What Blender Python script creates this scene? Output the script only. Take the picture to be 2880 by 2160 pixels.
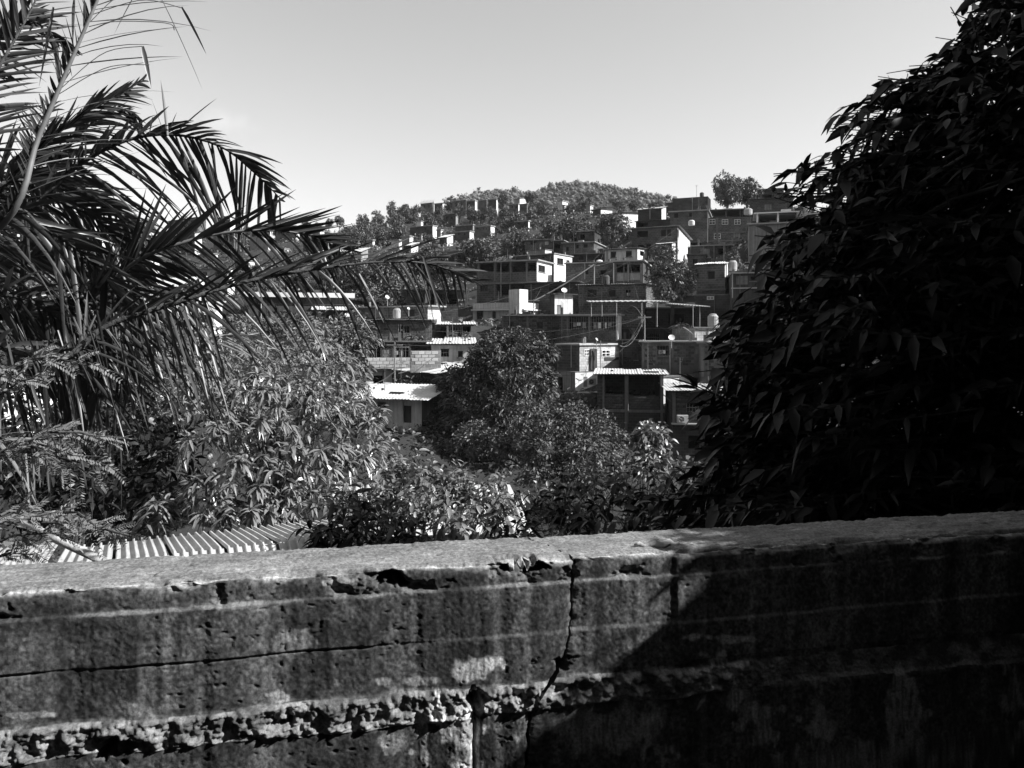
import bpy, bmesh, math, random
import numpy as np
from mathutils import Vector, Matrix

for o in list(bpy.data.objects): bpy.data.objects.remove(o)
SC = bpy.context.scene
COL = SC.collection
R = math.radians
F = 2200.0          # focal length in photo pixels (photo 2880 x 2160)
CX, HY = 1440.0, 950.0   # principal column, horizon row

# ---------------------------------------------------------------- camera
cam = bpy.data.cameras.new('camera'); camo = bpy.data.objects.new('camera', cam); COL.objects.link(camo)
cam.sensor_fit = 'HORIZONTAL'; cam.sensor_width = 36.0; cam.lens = 36.0*F/2880.0
cam.shift_y = (HY-1080.0)/2880.0
cam.clip_start = 0.05; cam.clip_end = 6000
camo.location = (0, 0, 0); camo.rotation_euler = (R(90), 0, 0)
SC.camera = camo
SC.render.resolution_x = 1024; SC.render.resolution_y = 768

# ---------------------------------------------------------------- sky, sun, exposure (black and white photograph: everything grey)
SUN_AZ = 10.0       # degrees the sun stands behind the picture plane, on the right
SUN_EL = 37.0
S = np.array([math.cos(R(SUN_EL))*math.cos(R(SUN_AZ)), -math.cos(R(SUN_EL))*math.sin(R(SUN_AZ)), math.sin(R(SUN_EL))])
world = bpy.data.worlds.new('World'); SC.world = world; world.use_nodes = True
wn = world.node_tree; wn.nodes.clear()
sky = wn.nodes.new('ShaderNodeTexSky'); sky.sky_type = 'NISHITA'; sky.sun_disc = False
sky.sun_elevation = R(SUN_EL); sky.sun_rotation = R(90+SUN_AZ); sky.altitude = 200; sky.dust_density = 0.7; sky.ozone_density = 1.0; sky.air_density = 1.0
sep = wn.nodes.new('ShaderNodeSeparateColor'); wn.links.new(sky.outputs[0], sep.inputs[0])
mx = wn.nodes.new('ShaderNodeMath'); mx.operation = 'MULTIPLY_ADD'; mx.inputs[1].default_value = 0.40
mr = wn.nodes.new('ShaderNodeMath'); mr.operation = 'MULTIPLY'; mr.inputs[1].default_value = 0.20
wn.links.new(sep.outputs[0], mr.inputs[0]); wn.links.new(sep.outputs[1], mx.inputs[0]); wn.links.new(mr.outputs[0], mx.inputs[2])
mb_ = wn.nodes.new('ShaderNodeMath'); mb_.operation = 'MULTIPLY_ADD'; mb_.inputs[1].default_value = 0.33; wn.links.new(sep.outputs[2], mb_.inputs[0]); wn.links.new(mx.outputs[0], mb_.inputs[2]); mx = mb_
# one faint puff of cloud low in the sky
tc = wn.nodes.new('ShaderNodeTexCoord')
cdir = Vector(((640-CX)/F, 1.0, (HY-343)/F)).normalized()
mp = wn.nodes.new('ShaderNodeMapping'); mp.inputs['Scale'].default_value = (1, 1, 1.9); wn.links.new(tc.outputs['Generated'], mp.inputs[0])
dst = wn.nodes.new('ShaderNodeVectorMath'); dst.operation = 'DISTANCE'; wn.links.new(mp.outputs[0], dst.inputs[0]); dst.inputs[1].default_value = (cdir.x, cdir.y, cdir.z*1.9)
nz = wn.nodes.new('ShaderNodeTexNoise'); nz.inputs['Scale'].default_value = 38; nz.inputs['Detail'].default_value = 4; wn.links.new(tc.outputs['Generated'], nz.inputs['Vector'])
ad = wn.nodes.new('ShaderNodeMath'); ad.operation = 'MULTIPLY_ADD'; ad.inputs[1].default_value = -0.06; wn.links.new(nz.outputs[0], ad.inputs[0]); wn.links.new(dst.outputs['Value'], ad.inputs[2])
ss = wn.nodes.new('ShaderNodeMapRange'); ss.interpolation_type = 'SMOOTHSTEP'; ss.inputs[1].default_value = 0.006; ss.inputs[2].default_value = -0.024; ss.inputs[3].default_value = 1.0; ss.inputs[4].default_value = 1.16
wn.links.new(ad.outputs[0], ss.inputs[0])
cm = wn.nodes.new('ShaderNodeMath'); cm.operation = 'MULTIPLY'; wn.links.new(mx.outputs[0], cm.inputs[0]); wn.links.new(ss.outputs[0], cm.inputs[1])
bg = wn.nodes.new('ShaderNodeBackground'); bg.inputs[1].default_value = 0.13; wn.links.new(cm.outputs[0], bg.inputs[0])
wo = wn.nodes.new('ShaderNodeOutputWorld'); wn.links.new(bg.outputs[0], wo.inputs[0])

sun = bpy.data.lights.new('sun', 'SUN'); sun.energy = 5.0; sun.angle = R(0.5); sun.color = (1, 1, 1)
suno = bpy.data.objects.new('sun', sun); COL.objects.link(suno)
suno.rotation_euler = Vector(-S).to_track_quat('-Z', 'Y').to_euler()
suno.location = (30, -10, 40)

vs = SC.view_settings
vs.view_transform = 'Standard'; vs.look = 'None'; vs.gamma = 1.0; vs.exposure = 0.85; vs.use_curve_mapping = False
SC.cycles.max_bounces = 3; SC.cycles.diffuse_bounces = 1; SC.cycles.transparent_max_bounces = 6

# ---------------------------------------------------------------- helpers
rng = np.random.default_rng(7)
random.seed(7)

def at(px, py, Y): return Vector(((px-CX)/F*Y, Y, (HY-py)/F*Y))
def atn(px, py, Y):
    px, py, Y = np.broadcast_arrays(np.asarray(px, float), np.asarray(py, float), np.asarray(Y, float))
    return np.stack([(px-CX)/F*Y, Y, (HY-py)/F*Y], -1)

def norm(v): return v/np.maximum(np.linalg.norm(v, axis=-1, keepdims=True), 1e-9)

def tag(o, label=None, cat=None, group=None, kind=None):
    if label: o['label'] = label
    if cat: o['category'] = cat
    if group: o['group'] = group
    if kind: o['kind'] = kind
    return o

def empty(name, loc, rz=0.0):
    o = bpy.data.objects.new(name, None); COL.objects.link(o); o.location = loc; o.rotation_euler = (0, 0, rz); o.empty_display_size = .2
    return o

def link(name, me, mat=None, parent=None, loc=None, rz=None):
    o = bpy.data.objects.new(name, me); COL.objects.link(o)
    if mat is not None and not me.materials: me.materials.append(mat)
    if parent is not None: o.parent = parent
    if loc is not None: o.location = loc
    if rz is not None: o.rotation_euler = (0, 0, rz)
    return o

def mesh_np(name, V, Q, mat, parent=None, smooth=False, attr=None, loc=None):
    """uniform faces: Q is (n,3) or (n,4)"""
    V = np.ascontiguousarray(V, dtype=np.float32).reshape(-1, 3); Q = np.ascontiguousarray(Q, dtype=np.int32)
    me = bpy.data.meshes.new(name); k = Q.shape[1]
    me.vertices.add(len(V)); me.vertices.foreach_set('co', V.ravel())
    me.loops.add(Q.size); me.loops.foreach_set('vertex_index', Q.ravel())
    me.polygons.add(len(Q)); me.polygons.foreach_set('loop_start', np.arange(0, Q.size, k, dtype=np.int32))
    try: me.polygons.foreach_set('loop_total', np.full(len(Q), k, dtype=np.int32))
    except Exception: pass
    if smooth: me.polygons.foreach_set('use_smooth', np.ones(len(Q), dtype=bool))
    if attr is not None:
        for an, av in attr.items():
            a = me.attributes.new(an, 'FLOAT', 'POINT'); a.data.foreach_set('value', np.ascontiguousarray(av, dtype=np.float32).ravel())
    me.update(calc_edges=True); me.validate()
    return link(name, me, mat, parent, loc)

class MB:
    """collects boxes, bars and tubes as one mesh"""
    def __init__(s): s.v = []; s.f = []
    def quad(s, a, b, c, d):
        n = len(s.v); s.v += [tuple(a), tuple(b), tuple(c), tuple(d)]; s.f.append((n, n+1, n+2, n+3))
    def tri(s, a, b, c):
        n = len(s.v); s.v += [tuple(a), tuple(b), tuple(c)]; s.f.append((n, n+1, n+2))
    def box(s, x0, x1, y0, y1, z0, z1):
        n = len(s.v)
        s.v += [(x0,y0,z0),(x1,y0,z0),(x1,y1,z0),(x0,y1,z0),(x0,y0,z1),(x1,y0,z1),(x1,y1,z1),(x0,y1,z1)]
        s.f += [(n,n+3,n+2,n+1),(n+4,n+5,n+6,n+7),(n,n+1,n+5,n+4),(n+1,n+2,n+6,n+5),(n+2,n+3,n+7,n+6),(n+3,n,n+4,n+7)]
        return s
    def tube(s, pts, r, seg=6, cap=True):
        pts = [Vector(p) for p in pts]; n = len(pts)
        rs = r if isinstance(r, (list, tuple, np.ndarray)) else [r]*n
        base = len(s.v); prev = None
        for i, p in enumerate(pts):
            t = (pts[min(i+1, n-1)]-pts[max(i-1, 0)]).normalized()
            if prev is None:
                a = Vector((0, 0, 1)) if abs(t.z) < .9 else Vector((1, 0, 0))
                u = t.cross(a).normalized()
            else: u = (prev-t*prev.dot(t)).normalized()
            prev = u; w = t.cross(u)
            for k in range(seg):
                an = 2*math.pi*k/seg; s.v.append(tuple(p+(u*math.cos(an)+w*math.sin(an))*rs[i]))
        for i in range(n-1):
            for k in range(seg):
                a = base+i*seg+k; b = base+i*seg+(k+1) % seg
                s.f.append((a, b, b+seg, a+seg))
        if cap:
            s.f.append(tuple(base+k for k in range(seg))[::-1]); s.f.append(tuple(base+(n-1)*seg+k for k in range(seg)))
        return s
    def lathe(s, prof, seg=14, c=(0, 0, 0)):
        base = len(s.v)
        for (r, z) in prof:
            for k in range(seg):
                an = 2*math.pi*k/seg; s.v.append((c[0]+r*math.cos(an), c[1]+r*math.sin(an), c[2]+z))
        for i in range(len(prof)-1):
            for k in range(seg):
                a = base+i*seg+k; b = base+i*seg+(k+1) % seg
                s.f.append((a, b, b+seg, a+seg))
        return s
    def mesh(s, name):
        me = bpy.data.meshes.new(name); me.from_pydata(s.v, [], s.f); me.update(); return me
    def build(s, name, mat, parent=None, loc=None, smooth=False, rz=None):
        me = s.mesh(name)
        if smooth:
            for p in me.polygons: p.use_smooth = True
        return link(name, me, mat, parent, loc, rz)

# ---- numpy noise
_tab = np.random.default_rng(3).random((256, 256))
def vn(x, y, seed=0):
    x = np.asarray(x, float)+seed*17.31; y = np.asarray(y, float)+seed*9.77
    xi = np.floor(x).astype(int); yi = np.floor(y).astype(int); fx = x-xi; fy = y-yi
    fx = fx*fx*(3-2*fx); fy = fy*fy*(3-2*fy)
    a = _tab[xi & 255, yi & 255]; b = _tab[(xi+1) & 255, yi & 255]; c = _tab[xi & 255, (yi+1) & 255]; d = _tab[(xi+1) & 255, (yi+1) & 255]
    return (a*(1-fx)+b*fx)*(1-fy)+(c*(1-fx)+d*fx)*fy
def fbm(x, y, o=4, seed=0):
    s = 0; a = .5; t = 0
    for i in range(o):
        s = s+a*vn(x*2**i, y*2**i, seed+i*3); t += a; a *= .5
    return s/t
def sstep(a, b, x):
    t = np.clip((x-a)/(b-a), 0, 1); return t*t*(3-2*t)

# ---- leaf blades, vectorised
def blades(P, D, L, W, G, roll, prof, fold=0.0, side=None):
    """strip leaves: base P, direction D, length L, width W, droop G, roll about D; prof = width at each station"""
    n = len(P); P = np.asarray(P, float); D = norm(np.asarray(D, float)); m = len(prof)
    L = np.broadcast_to(L, (n,)); W = np.broadcast_to(W, (n,)); G = np.broadcast_to(G, (n,)); roll = np.broadcast_to(roll, (n,))
    up = np.tile(np.array([0, 0, 1.0]), (n, 1)); up[np.abs(D[:, 2]) > .97] = (1, 0, 0)
    Sv = norm(np.cross(D, up)) if side is None else norm(side); Nv = np.cross(Sv, D)
    c, s = np.cos(roll)[:, None], np.sin(roll)[:, None]
    Sr = Sv*c+Nv*s; Nr = np.cross(Sr, D)
    rows = []
    for i, w in enumerate(prof):
        t = i/(m-1)
        p = P+D*(L*t)[:, None]; p[:, 2] -= G*L*t*t
        h = Sr*(W*w*.5)[:, None]
        if fold > 0: rows += [p-h+Nr*(W*w*fold*.5)[:, None], p.copy(), p+h+Nr*(W*w*fold*.5)[:, None]]
        else: rows += [p-h, p+h]
    k = 3 if fold > 0 else 2
    V = np.stack(rows, 1)       # n, m*k, 3
    q = []
    for i in range(m-1):
        for j in range(k-1):
            a = i*k+j; q.append((a, a+1, a+1+k, a+k))
    q = np.array(q); Q = (q[None]+(np.arange(n)*m*k)[:, None, None]).reshape(-1, 4)
    return V.reshape(-1, 3), Q

def join(parts):
    vs_, qs = [], []; n = 0
    for V, Q in parts:
        vs_.append(V); qs.append(Q+n); n += len(V)
    return np.concatenate(vs_), np.concatenate(qs)

def rdir(n, r=None):
    r = r or rng
    v = r.normal(size=(n, 3)); return norm(v)

# ---------------------------------------------------------------- materials (all neutral grey)
MATS = {}
def mat(name, v, rough=.85, var=.3, scale=2.0, bump=0.0, bscale=30.0, spec=.25, rnd=0.0, streak=0.0, trans=0.0, metal=0.0):
    m = bpy.data.materials.new(name); m.use_nodes = True; nt = m.node_tree; N = nt.nodes; Lk = nt.links
    b = N['Principled BSDF']; out = N['Material Output']
    b.inputs['Roughness'].default_value = rough; b.inputs['Metallic'].default_value = metal
    b.inputs['Specular IOR Level'].default_value = spec
    tcn = N.new('ShaderNodeTexCoord'); n1 = N.new('ShaderNodeTexNoise'); n1.inputs['Scale'].default_value = scale; n1.inputs['Detail'].default_value = 6; n1.inputs['Roughness'].default_value = .65
    Lk.new(tcn.outputs['Object'], n1.inputs['Vector'])
    mr_ = N.new('ShaderNodeMapRange'); mr_.inputs[1].default_value = .25; mr_.inputs[2].default_value = .75; mr_.inputs[3].default_value = v*(1-var); mr_.inputs[4].default_value = v*(1+var)
    Lk.new(n1.outputs[0], mr_.inputs[0]); cur = mr_.outputs[0]
    if streak > 0:
        mpp = N.new('ShaderNodeMapping'); mpp.inputs['Scale'].default_value = (7, 7, .5); Lk.new(tcn.outputs['Object'], mpp.inputs[0])
        n2 = N.new('ShaderNodeTexNoise'); n2.inputs['Scale'].default_value = 1.0; n2.inputs['Detail'].default_value = 4; Lk.new(mpp.outputs[0], n2.inputs['Vector'])
        m2 = N.new('ShaderNodeMapRange'); m2.inputs[1].default_value = .35; m2.inputs[2].default_value = .65; m2.inputs[3].default_value = 1-streak; m2.inputs[4].default_value = 1.0; Lk.new(n2.outputs[0], m2.inputs[0])
        mu = N.new('ShaderNodeMath'); mu.operation = 'MULTIPLY'; Lk.new(cur, mu.inputs[0]); Lk.new(m2.outputs[0], mu.inputs[1]); cur = mu.outputs[0]
    if rnd > 0:
        oi = N.new('ShaderNodeObjectInfo'); m3 = N.new('ShaderNodeMapRange'); m3.inputs[3].default_value = 1-rnd; m3.inputs[4].default_value = 1+rnd; Lk.new(oi.outputs['Random'], m3.inputs[0])
        mu = N.new('ShaderNodeMath'); mu.operation = 'MULTIPLY'; Lk.new(cur, mu.inputs[0]); Lk.new(m3.outputs[0], mu.inputs[1]); cur = mu.outputs[0]
    Lk.new(cur, b.inputs['Base Color'])
    if bump > 0:
        nb = N.new('ShaderNodeTexNoise'); nb.inputs['Scale'].default_value = bscale; nb.inputs['Detail'].default_value = 5; Lk.new(tcn.outputs['Object'], nb.inputs['Vector'])
        bp = N.new('ShaderNodeBump'); bp.inputs['Strength'].default_value = bump; bp.inputs['Distance'].default_value = .05; Lk.new(nb.outputs[0], bp.inputs['Height']); Lk.new(bp.outputs[0], b.inputs['Normal'])
    if trans > 0:
        tr = N.new('ShaderNodeBsdfTranslucent'); Lk.new(cur, tr.inputs[0]); mxs = N.new('ShaderNodeMixShader'); mxs.inputs[0].default_value = trans
        Lk.new(b.outputs[0], mxs.inputs[1]); Lk.new(tr.outputs[0], mxs.inputs[2]); Lk.new(mxs.outputs[0], out.inputs[0])
    MATS[name] = m
    return m

def brickmat(name, v, mort, bw=.33, bh=.2, var=.25):
    m = bpy.data.materials.new(name); m.use_nodes = True; nt = m.node_tree; N = nt.nodes; Lk = nt.links; b = N['Principled BSDF']
    b.inputs['Roughness'].default_value = .92; b.inputs['Specular IOR Level'].default_value = .15
    tcn = N.new('ShaderNodeTexCoord'); sp = N.new('ShaderNodeSeparateXYZ'); Lk.new(tcn.outputs['Object'], sp.inputs[0])
    ad_ = N.new('ShaderNodeMath'); Lk.new(sp.outputs[0], ad_.inputs[0]); Lk.new(sp.outputs[1], ad_.inputs[1])
    cb = N.new('ShaderNodeCombineXYZ'); Lk.new(ad_.outputs[0], cb.inputs[0]); Lk.new(sp.outputs[2], cb.inputs[1])
    br = N.new('ShaderNodeTexBrick'); br.inputs['Scale'].default_value = 1.0; br.inputs['Brick Width'].default_value = bw; br.inputs['Row Height'].default_value = bh; br.inputs['Mortar Size'].default_value = .018; br.inputs['Mortar Smooth'].default_value = .3
    br.inputs['Color1'].default_value = (v*(1-var),)*3+(1,); br.inputs['Color2'].default_value = (v*(1+var),)*3+(1,); br.inputs['Mortar'].default_value = (mort,)*3+(1,)
    Lk.new(cb.outputs[0], br.inputs['Vector'])
    n1 = N.new('ShaderNodeTexNoise'); n1.inputs['Scale'].default_value = .9; n1.inputs['Detail'].default_value = 6; Lk.new(tcn.outputs['Object'], n1.inputs['Vector'])
    m2 = N.new('ShaderNodeMapRange'); m2.inputs[1].default_value = .3; m2.inputs[2].default_value = .7; m2.inputs[3].default_value = .55; m2.inputs[4].default_value = 1.3; Lk.new(n1.outputs[0], m2.inputs[0])
    oi = N.new('ShaderNodeObjectInfo'); m3 = N.new('ShaderNodeMapRange'); m3.inputs[3].default_value = .75; m3.inputs[4].default_value = 1.25; Lk.new(oi.outputs['Random'], m3.inputs[0])
    mu0 = N.new('ShaderNodeMath'); mu0.operation = 'MULTIPLY'; Lk.new(m2.outputs[0], mu0.inputs[0]); Lk.new(m3.outputs[0], mu0.inputs[1])
    mu = N.new('ShaderNodeVectorMath'); mu.operation = 'SCALE'; Lk.new(br.outputs[0], mu.inputs[0]); Lk.new(mu0.outputs[0], mu.inputs['Scale'])
    Lk.new(mu.outputs[0], b.inputs['Base Color'])
    bp = N.new('ShaderNodeBump'); bp.inputs['Strength'].default_value = .6; bp.inputs['Distance'].default_value = .02; bp.invert = True; Lk.new(br.outputs['Fac'], bp.inputs['Height']); Lk.new(bp.outputs[0], b.inputs['Normal'])
    MATS[name] = m
    return m

M = MATS
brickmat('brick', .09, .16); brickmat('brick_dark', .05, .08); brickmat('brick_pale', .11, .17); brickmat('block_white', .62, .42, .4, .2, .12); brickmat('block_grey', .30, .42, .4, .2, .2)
mat('brick_piece', .075, .9, .3, 6, .3, 40, .15, rnd=.35)
mat('block_piece', .42, .9, .2, 6, .3, 40, .15, rnd=.18)
mat('mortar', .12, .95, .35, 1.5, .2, 30)
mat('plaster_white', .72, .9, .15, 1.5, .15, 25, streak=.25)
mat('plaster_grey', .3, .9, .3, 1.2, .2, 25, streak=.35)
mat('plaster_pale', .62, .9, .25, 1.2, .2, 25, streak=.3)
mat('plaster_dark', .075, .9, .4, 1.2, .2, 25, streak=.4)
mat('concrete', .17, .9, .3, 2, .25, 30, streak=.25)
mat('concrete_pale', .42, .9, .25, 2, .2, 30)
mat('roof_zinc', .50, .65, .35, .8, .2, 6, .3, streak=.0)
mat('roof_dull', .28, .75, .5, .9, .2, 6, .3)
mat('roof_white', .75, .7, .12, .8)
mat('glass', .02, .15, .2, 2, spec=.5)
mat('frame_dark', .05, .6, .3, 3)
mat('frame_white', .75, .6, .1, 3)
mat('panel_dark', .06, .8, .4, 3, streak=.3)
mat('panel_mid', .22, .8, .3, 3, streak=.3)
mat('metal_rail', .25, .5, .3, 5, spec=.5)
mat('tank_plastic', .33, .55, .15, 2)
mat('tank_white', .65, .5, .1, 2)
mat('tank_dark', .07, .55, .2, 2)
mat('dish_white', .8, .4, .06, 2)
mat('cloth_white', .7, .9, .2, 6)
mat('cloth_grey', .25, .9, .3, 6)
mat('wire', .10, .7, .2, 5)
mat('wood_pole', .22, .85, .3, 5, .3, 30)
mat('bark', .07, .95, .4, 5, .6, 18)
mat('soil', .03, .98, .5, .6, .4, 3)
mat('path', .10, .95, .4, 2, .3, 15)
LEAF = dict(trans=.08, spec=.45)
mat('leaf_far', .11, .55, .45, .35, rnd=.28, **LEAF)
mat('leaf_round_dark', .065, .5, .4, 1.2, **LEAF)
mat('leaf_round', .095, .5, .4, 1.2, **LEAF)
mat('leaf_mango', .18, .3, .35, 1.6, trans=.06, spec=.8)
mat('leaf_bush', .15, .35, .4, 3, trans=.1, spec=.55)
mat('leaf_right', .02, .42, .4, 2.5, trans=.05, spec=.35)  # near-black: shade of the plants in shadow is partly in this colour
mat('leaf_palm', .05, .38, .4, 2.5, trans=.15, spec=.5)
mat('leaf_palm_lit', .22, .6, .3, 2.5, trans=.3, spec=.3)  # paler copy of the palm leaf, for fronds in sunlight
mat('leaf_fern', .2, .5, .3, 4, trans=.2, spec=.35)
mat('leaf_hill', .13, .85, .45, .1, trans=.1, spec=.2)
mat('rachis', .16, .5, .3, 6, spec=.4)
mat('fruit', .16, .4, .2, 8, spec=.5)
# ---------------------------------------------------------------- house builder
HOUSES = []; FACADES = []; CTRL = []
def corr_mesh(name, w, l, pitch=.17, amp=.025, rise=0.0, th=.012, shape='sine'):
    """corrugated sheet: ribs run along local y; x 0..w, y 0..l"""
    nx = max(4, int(w/pitch*4)); xs = np.linspace(0, w, nx+1); ph = xs/pitch*2*math.pi
    z = amp*np.sin(ph) if shape == 'sine' else amp*np.clip(np.sin(ph)*2.2, -1, 1)
    mb = MB()
    for i in range(nx):
        a = (xs[i], 0, z[i]); b = (xs[i+1], 0, z[i+1]); c = (xs[i+1], l, z[i+1]+rise); d = (xs[i], l, z[i]+rise)
        mb.quad(a, b, c, d)
        dn = lambda p: (p[0], p[1], p[2]-th)
        mb.quad(dn(b), dn(a), dn(d), dn(c)); mb.quad(dn(a), dn(b), b, a); mb.quad(dn(c), dn(d), d, c)
    a, d = (0, 0, z[0]), (0, l, z[0]+rise); mb.quad((0, 0, z[0]-th), a, d, (0, l, z[0]+rise-th))
    return mb.mesh(name)

def house(label, Y, xl, xc, xr, yt, yb, th=25, fm='brick', sm=None, roof=('slab', .14, .15, 'concrete'), W=(), cols=(), slabs=(), D=None, bricks=(), name='hillside_house', cat='house', group=None, found=1.6, extra=None, bm_piece='brick_piece'):
    if xr <= xc and xc < CX and th > 0 and Y < 100: th = math.degrees(math.atan((xc-CX)/F))-.5
    HOUSES.append(dict(label=label, Y=Y, xl=xl, xc=xc, xr=xr, yt=yt, yb=yb, th=R(th), fm=fm, sm=sm or fm, roof=roof, W=W, cols=cols, slabs=slabs, D=D, bricks=bricks, name=name, cat=cat, group=group, found=found, extra=extra, bm_piece=bm_piece))
    h = HOUSES[-1]
    Cx, Cy = (xc-CX)/F*Y, Y; t = h['th']; kl = (xl-CX)/F
    h['Wd'] = (Cx-kl*Cy)/(math.cos(t)+kl*math.sin(t))
    if xr > xc:
        k = (xr-CX)/F; h['D'] = (k*Cy-Cx)/(math.sin(t)-k*math.cos(t))
        if h['D'] <= 0 or h['D'] > 16: h['D'] = 8.0
    elif D is None: h['D'] = min(6.0, max(3.0, h['Wd']*.8))
    h['zb'] = (HY-yb)/F*Y; h['Ht'] = (yb-yt)/F*Y
    FACADES.append((xl-3, max(xr, xc)+3, yt-4, yb, Y))
    c, s = math.cos(t), math.sin(t)
    for (u, v) in ((-h['Wd']*.5, 0), (0, 0), (-h['Wd'], 0), (-h['Wd']*.5, h['D']*.5)):
        CTRL.append((Cx+u*c+v*s, Cy-u*s+v*c, h['zb']-.6))
    return h

def panel(mb, face, u0, u1, z0, z1, ops, th, zslope=0.0):
    P = (lambda u, d, z: (u, -d, z)) if face == 'F' else (lambda u, d, z: (d, u, z))
    us = sorted(set([u0, u1]+[min(max(v, u0), u1) for o in ops for v in o[:2]])); zs = sorted(set([z0, z1]+[min(max(v, z0), z1) for o in ops for v in o[2:4]]))
    for i in range(len(us)-1):
        for j in range(len(zs)-1):
            uc, zc = (us[i]+us[i+1])/2, (zs[j]+zs[j+1])/2
            if any(o[0] < uc < o[1] and o[2] < zc < o[3] for o in ops): continue
            mb.quad(P(us[i], 0, zs[j]), P(us[i+1], 0, zs[j]), P(us[i+1], 0, zs[j+1]), P(us[i], 0, zs[j+1]))
    for (a, b, c, d) in [o[:4] for o in ops]:
        mb.quad(P(a, 0, c), P(a, -th, c), P(a, -th, d), P(a, 0, d)); mb.quad(P(b, 0, c), P(b, 0, d), P(b, -th, d), P(b, -th, c))
        mb.quad(P(a, 0, c), P(b, 0, c), P(b, -th, c), P(a, -th, c)); mb.quad(P(a, 0, d), P(a, -th, d), P(b, -th, d), P(b, 0, d))
    if zslope > 0: mb.tri(P(u0, 0, z1), P(u1, 0, z1), P(u1, 0, z1+zslope))

BR_CACHE = {}
def brick_mesh(w, h, d, matname):
    key = (round(w, 3), round(h, 3), d, matname)
    if key not in BR_CACHE:
        mb = MB(); e = .012
        # bevelled front block, back open
        x0, x1, z0, z1 = -w/2, w/2, -h/2, h/2
        f = [(x0+e, -d, z0+e), (x1-e, -d, z0+e), (x1-e, -d, z1-e), (x0+e, -d, z1-e)]; b = [(x0, 0, z0), (x1, 0, z0), (x1, 0, z1), (x0, 0, z1)]
        mb.quad(*f)
        for i in range(4): mb.quad(b[i], b[(i+1) % 4], f[(i+1) % 4], f[i])
        me = mb.mesh('brick'); me.materials.append(M[matname]); BR_CACHE[key] = me
    return BR_CACHE[key]

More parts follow.
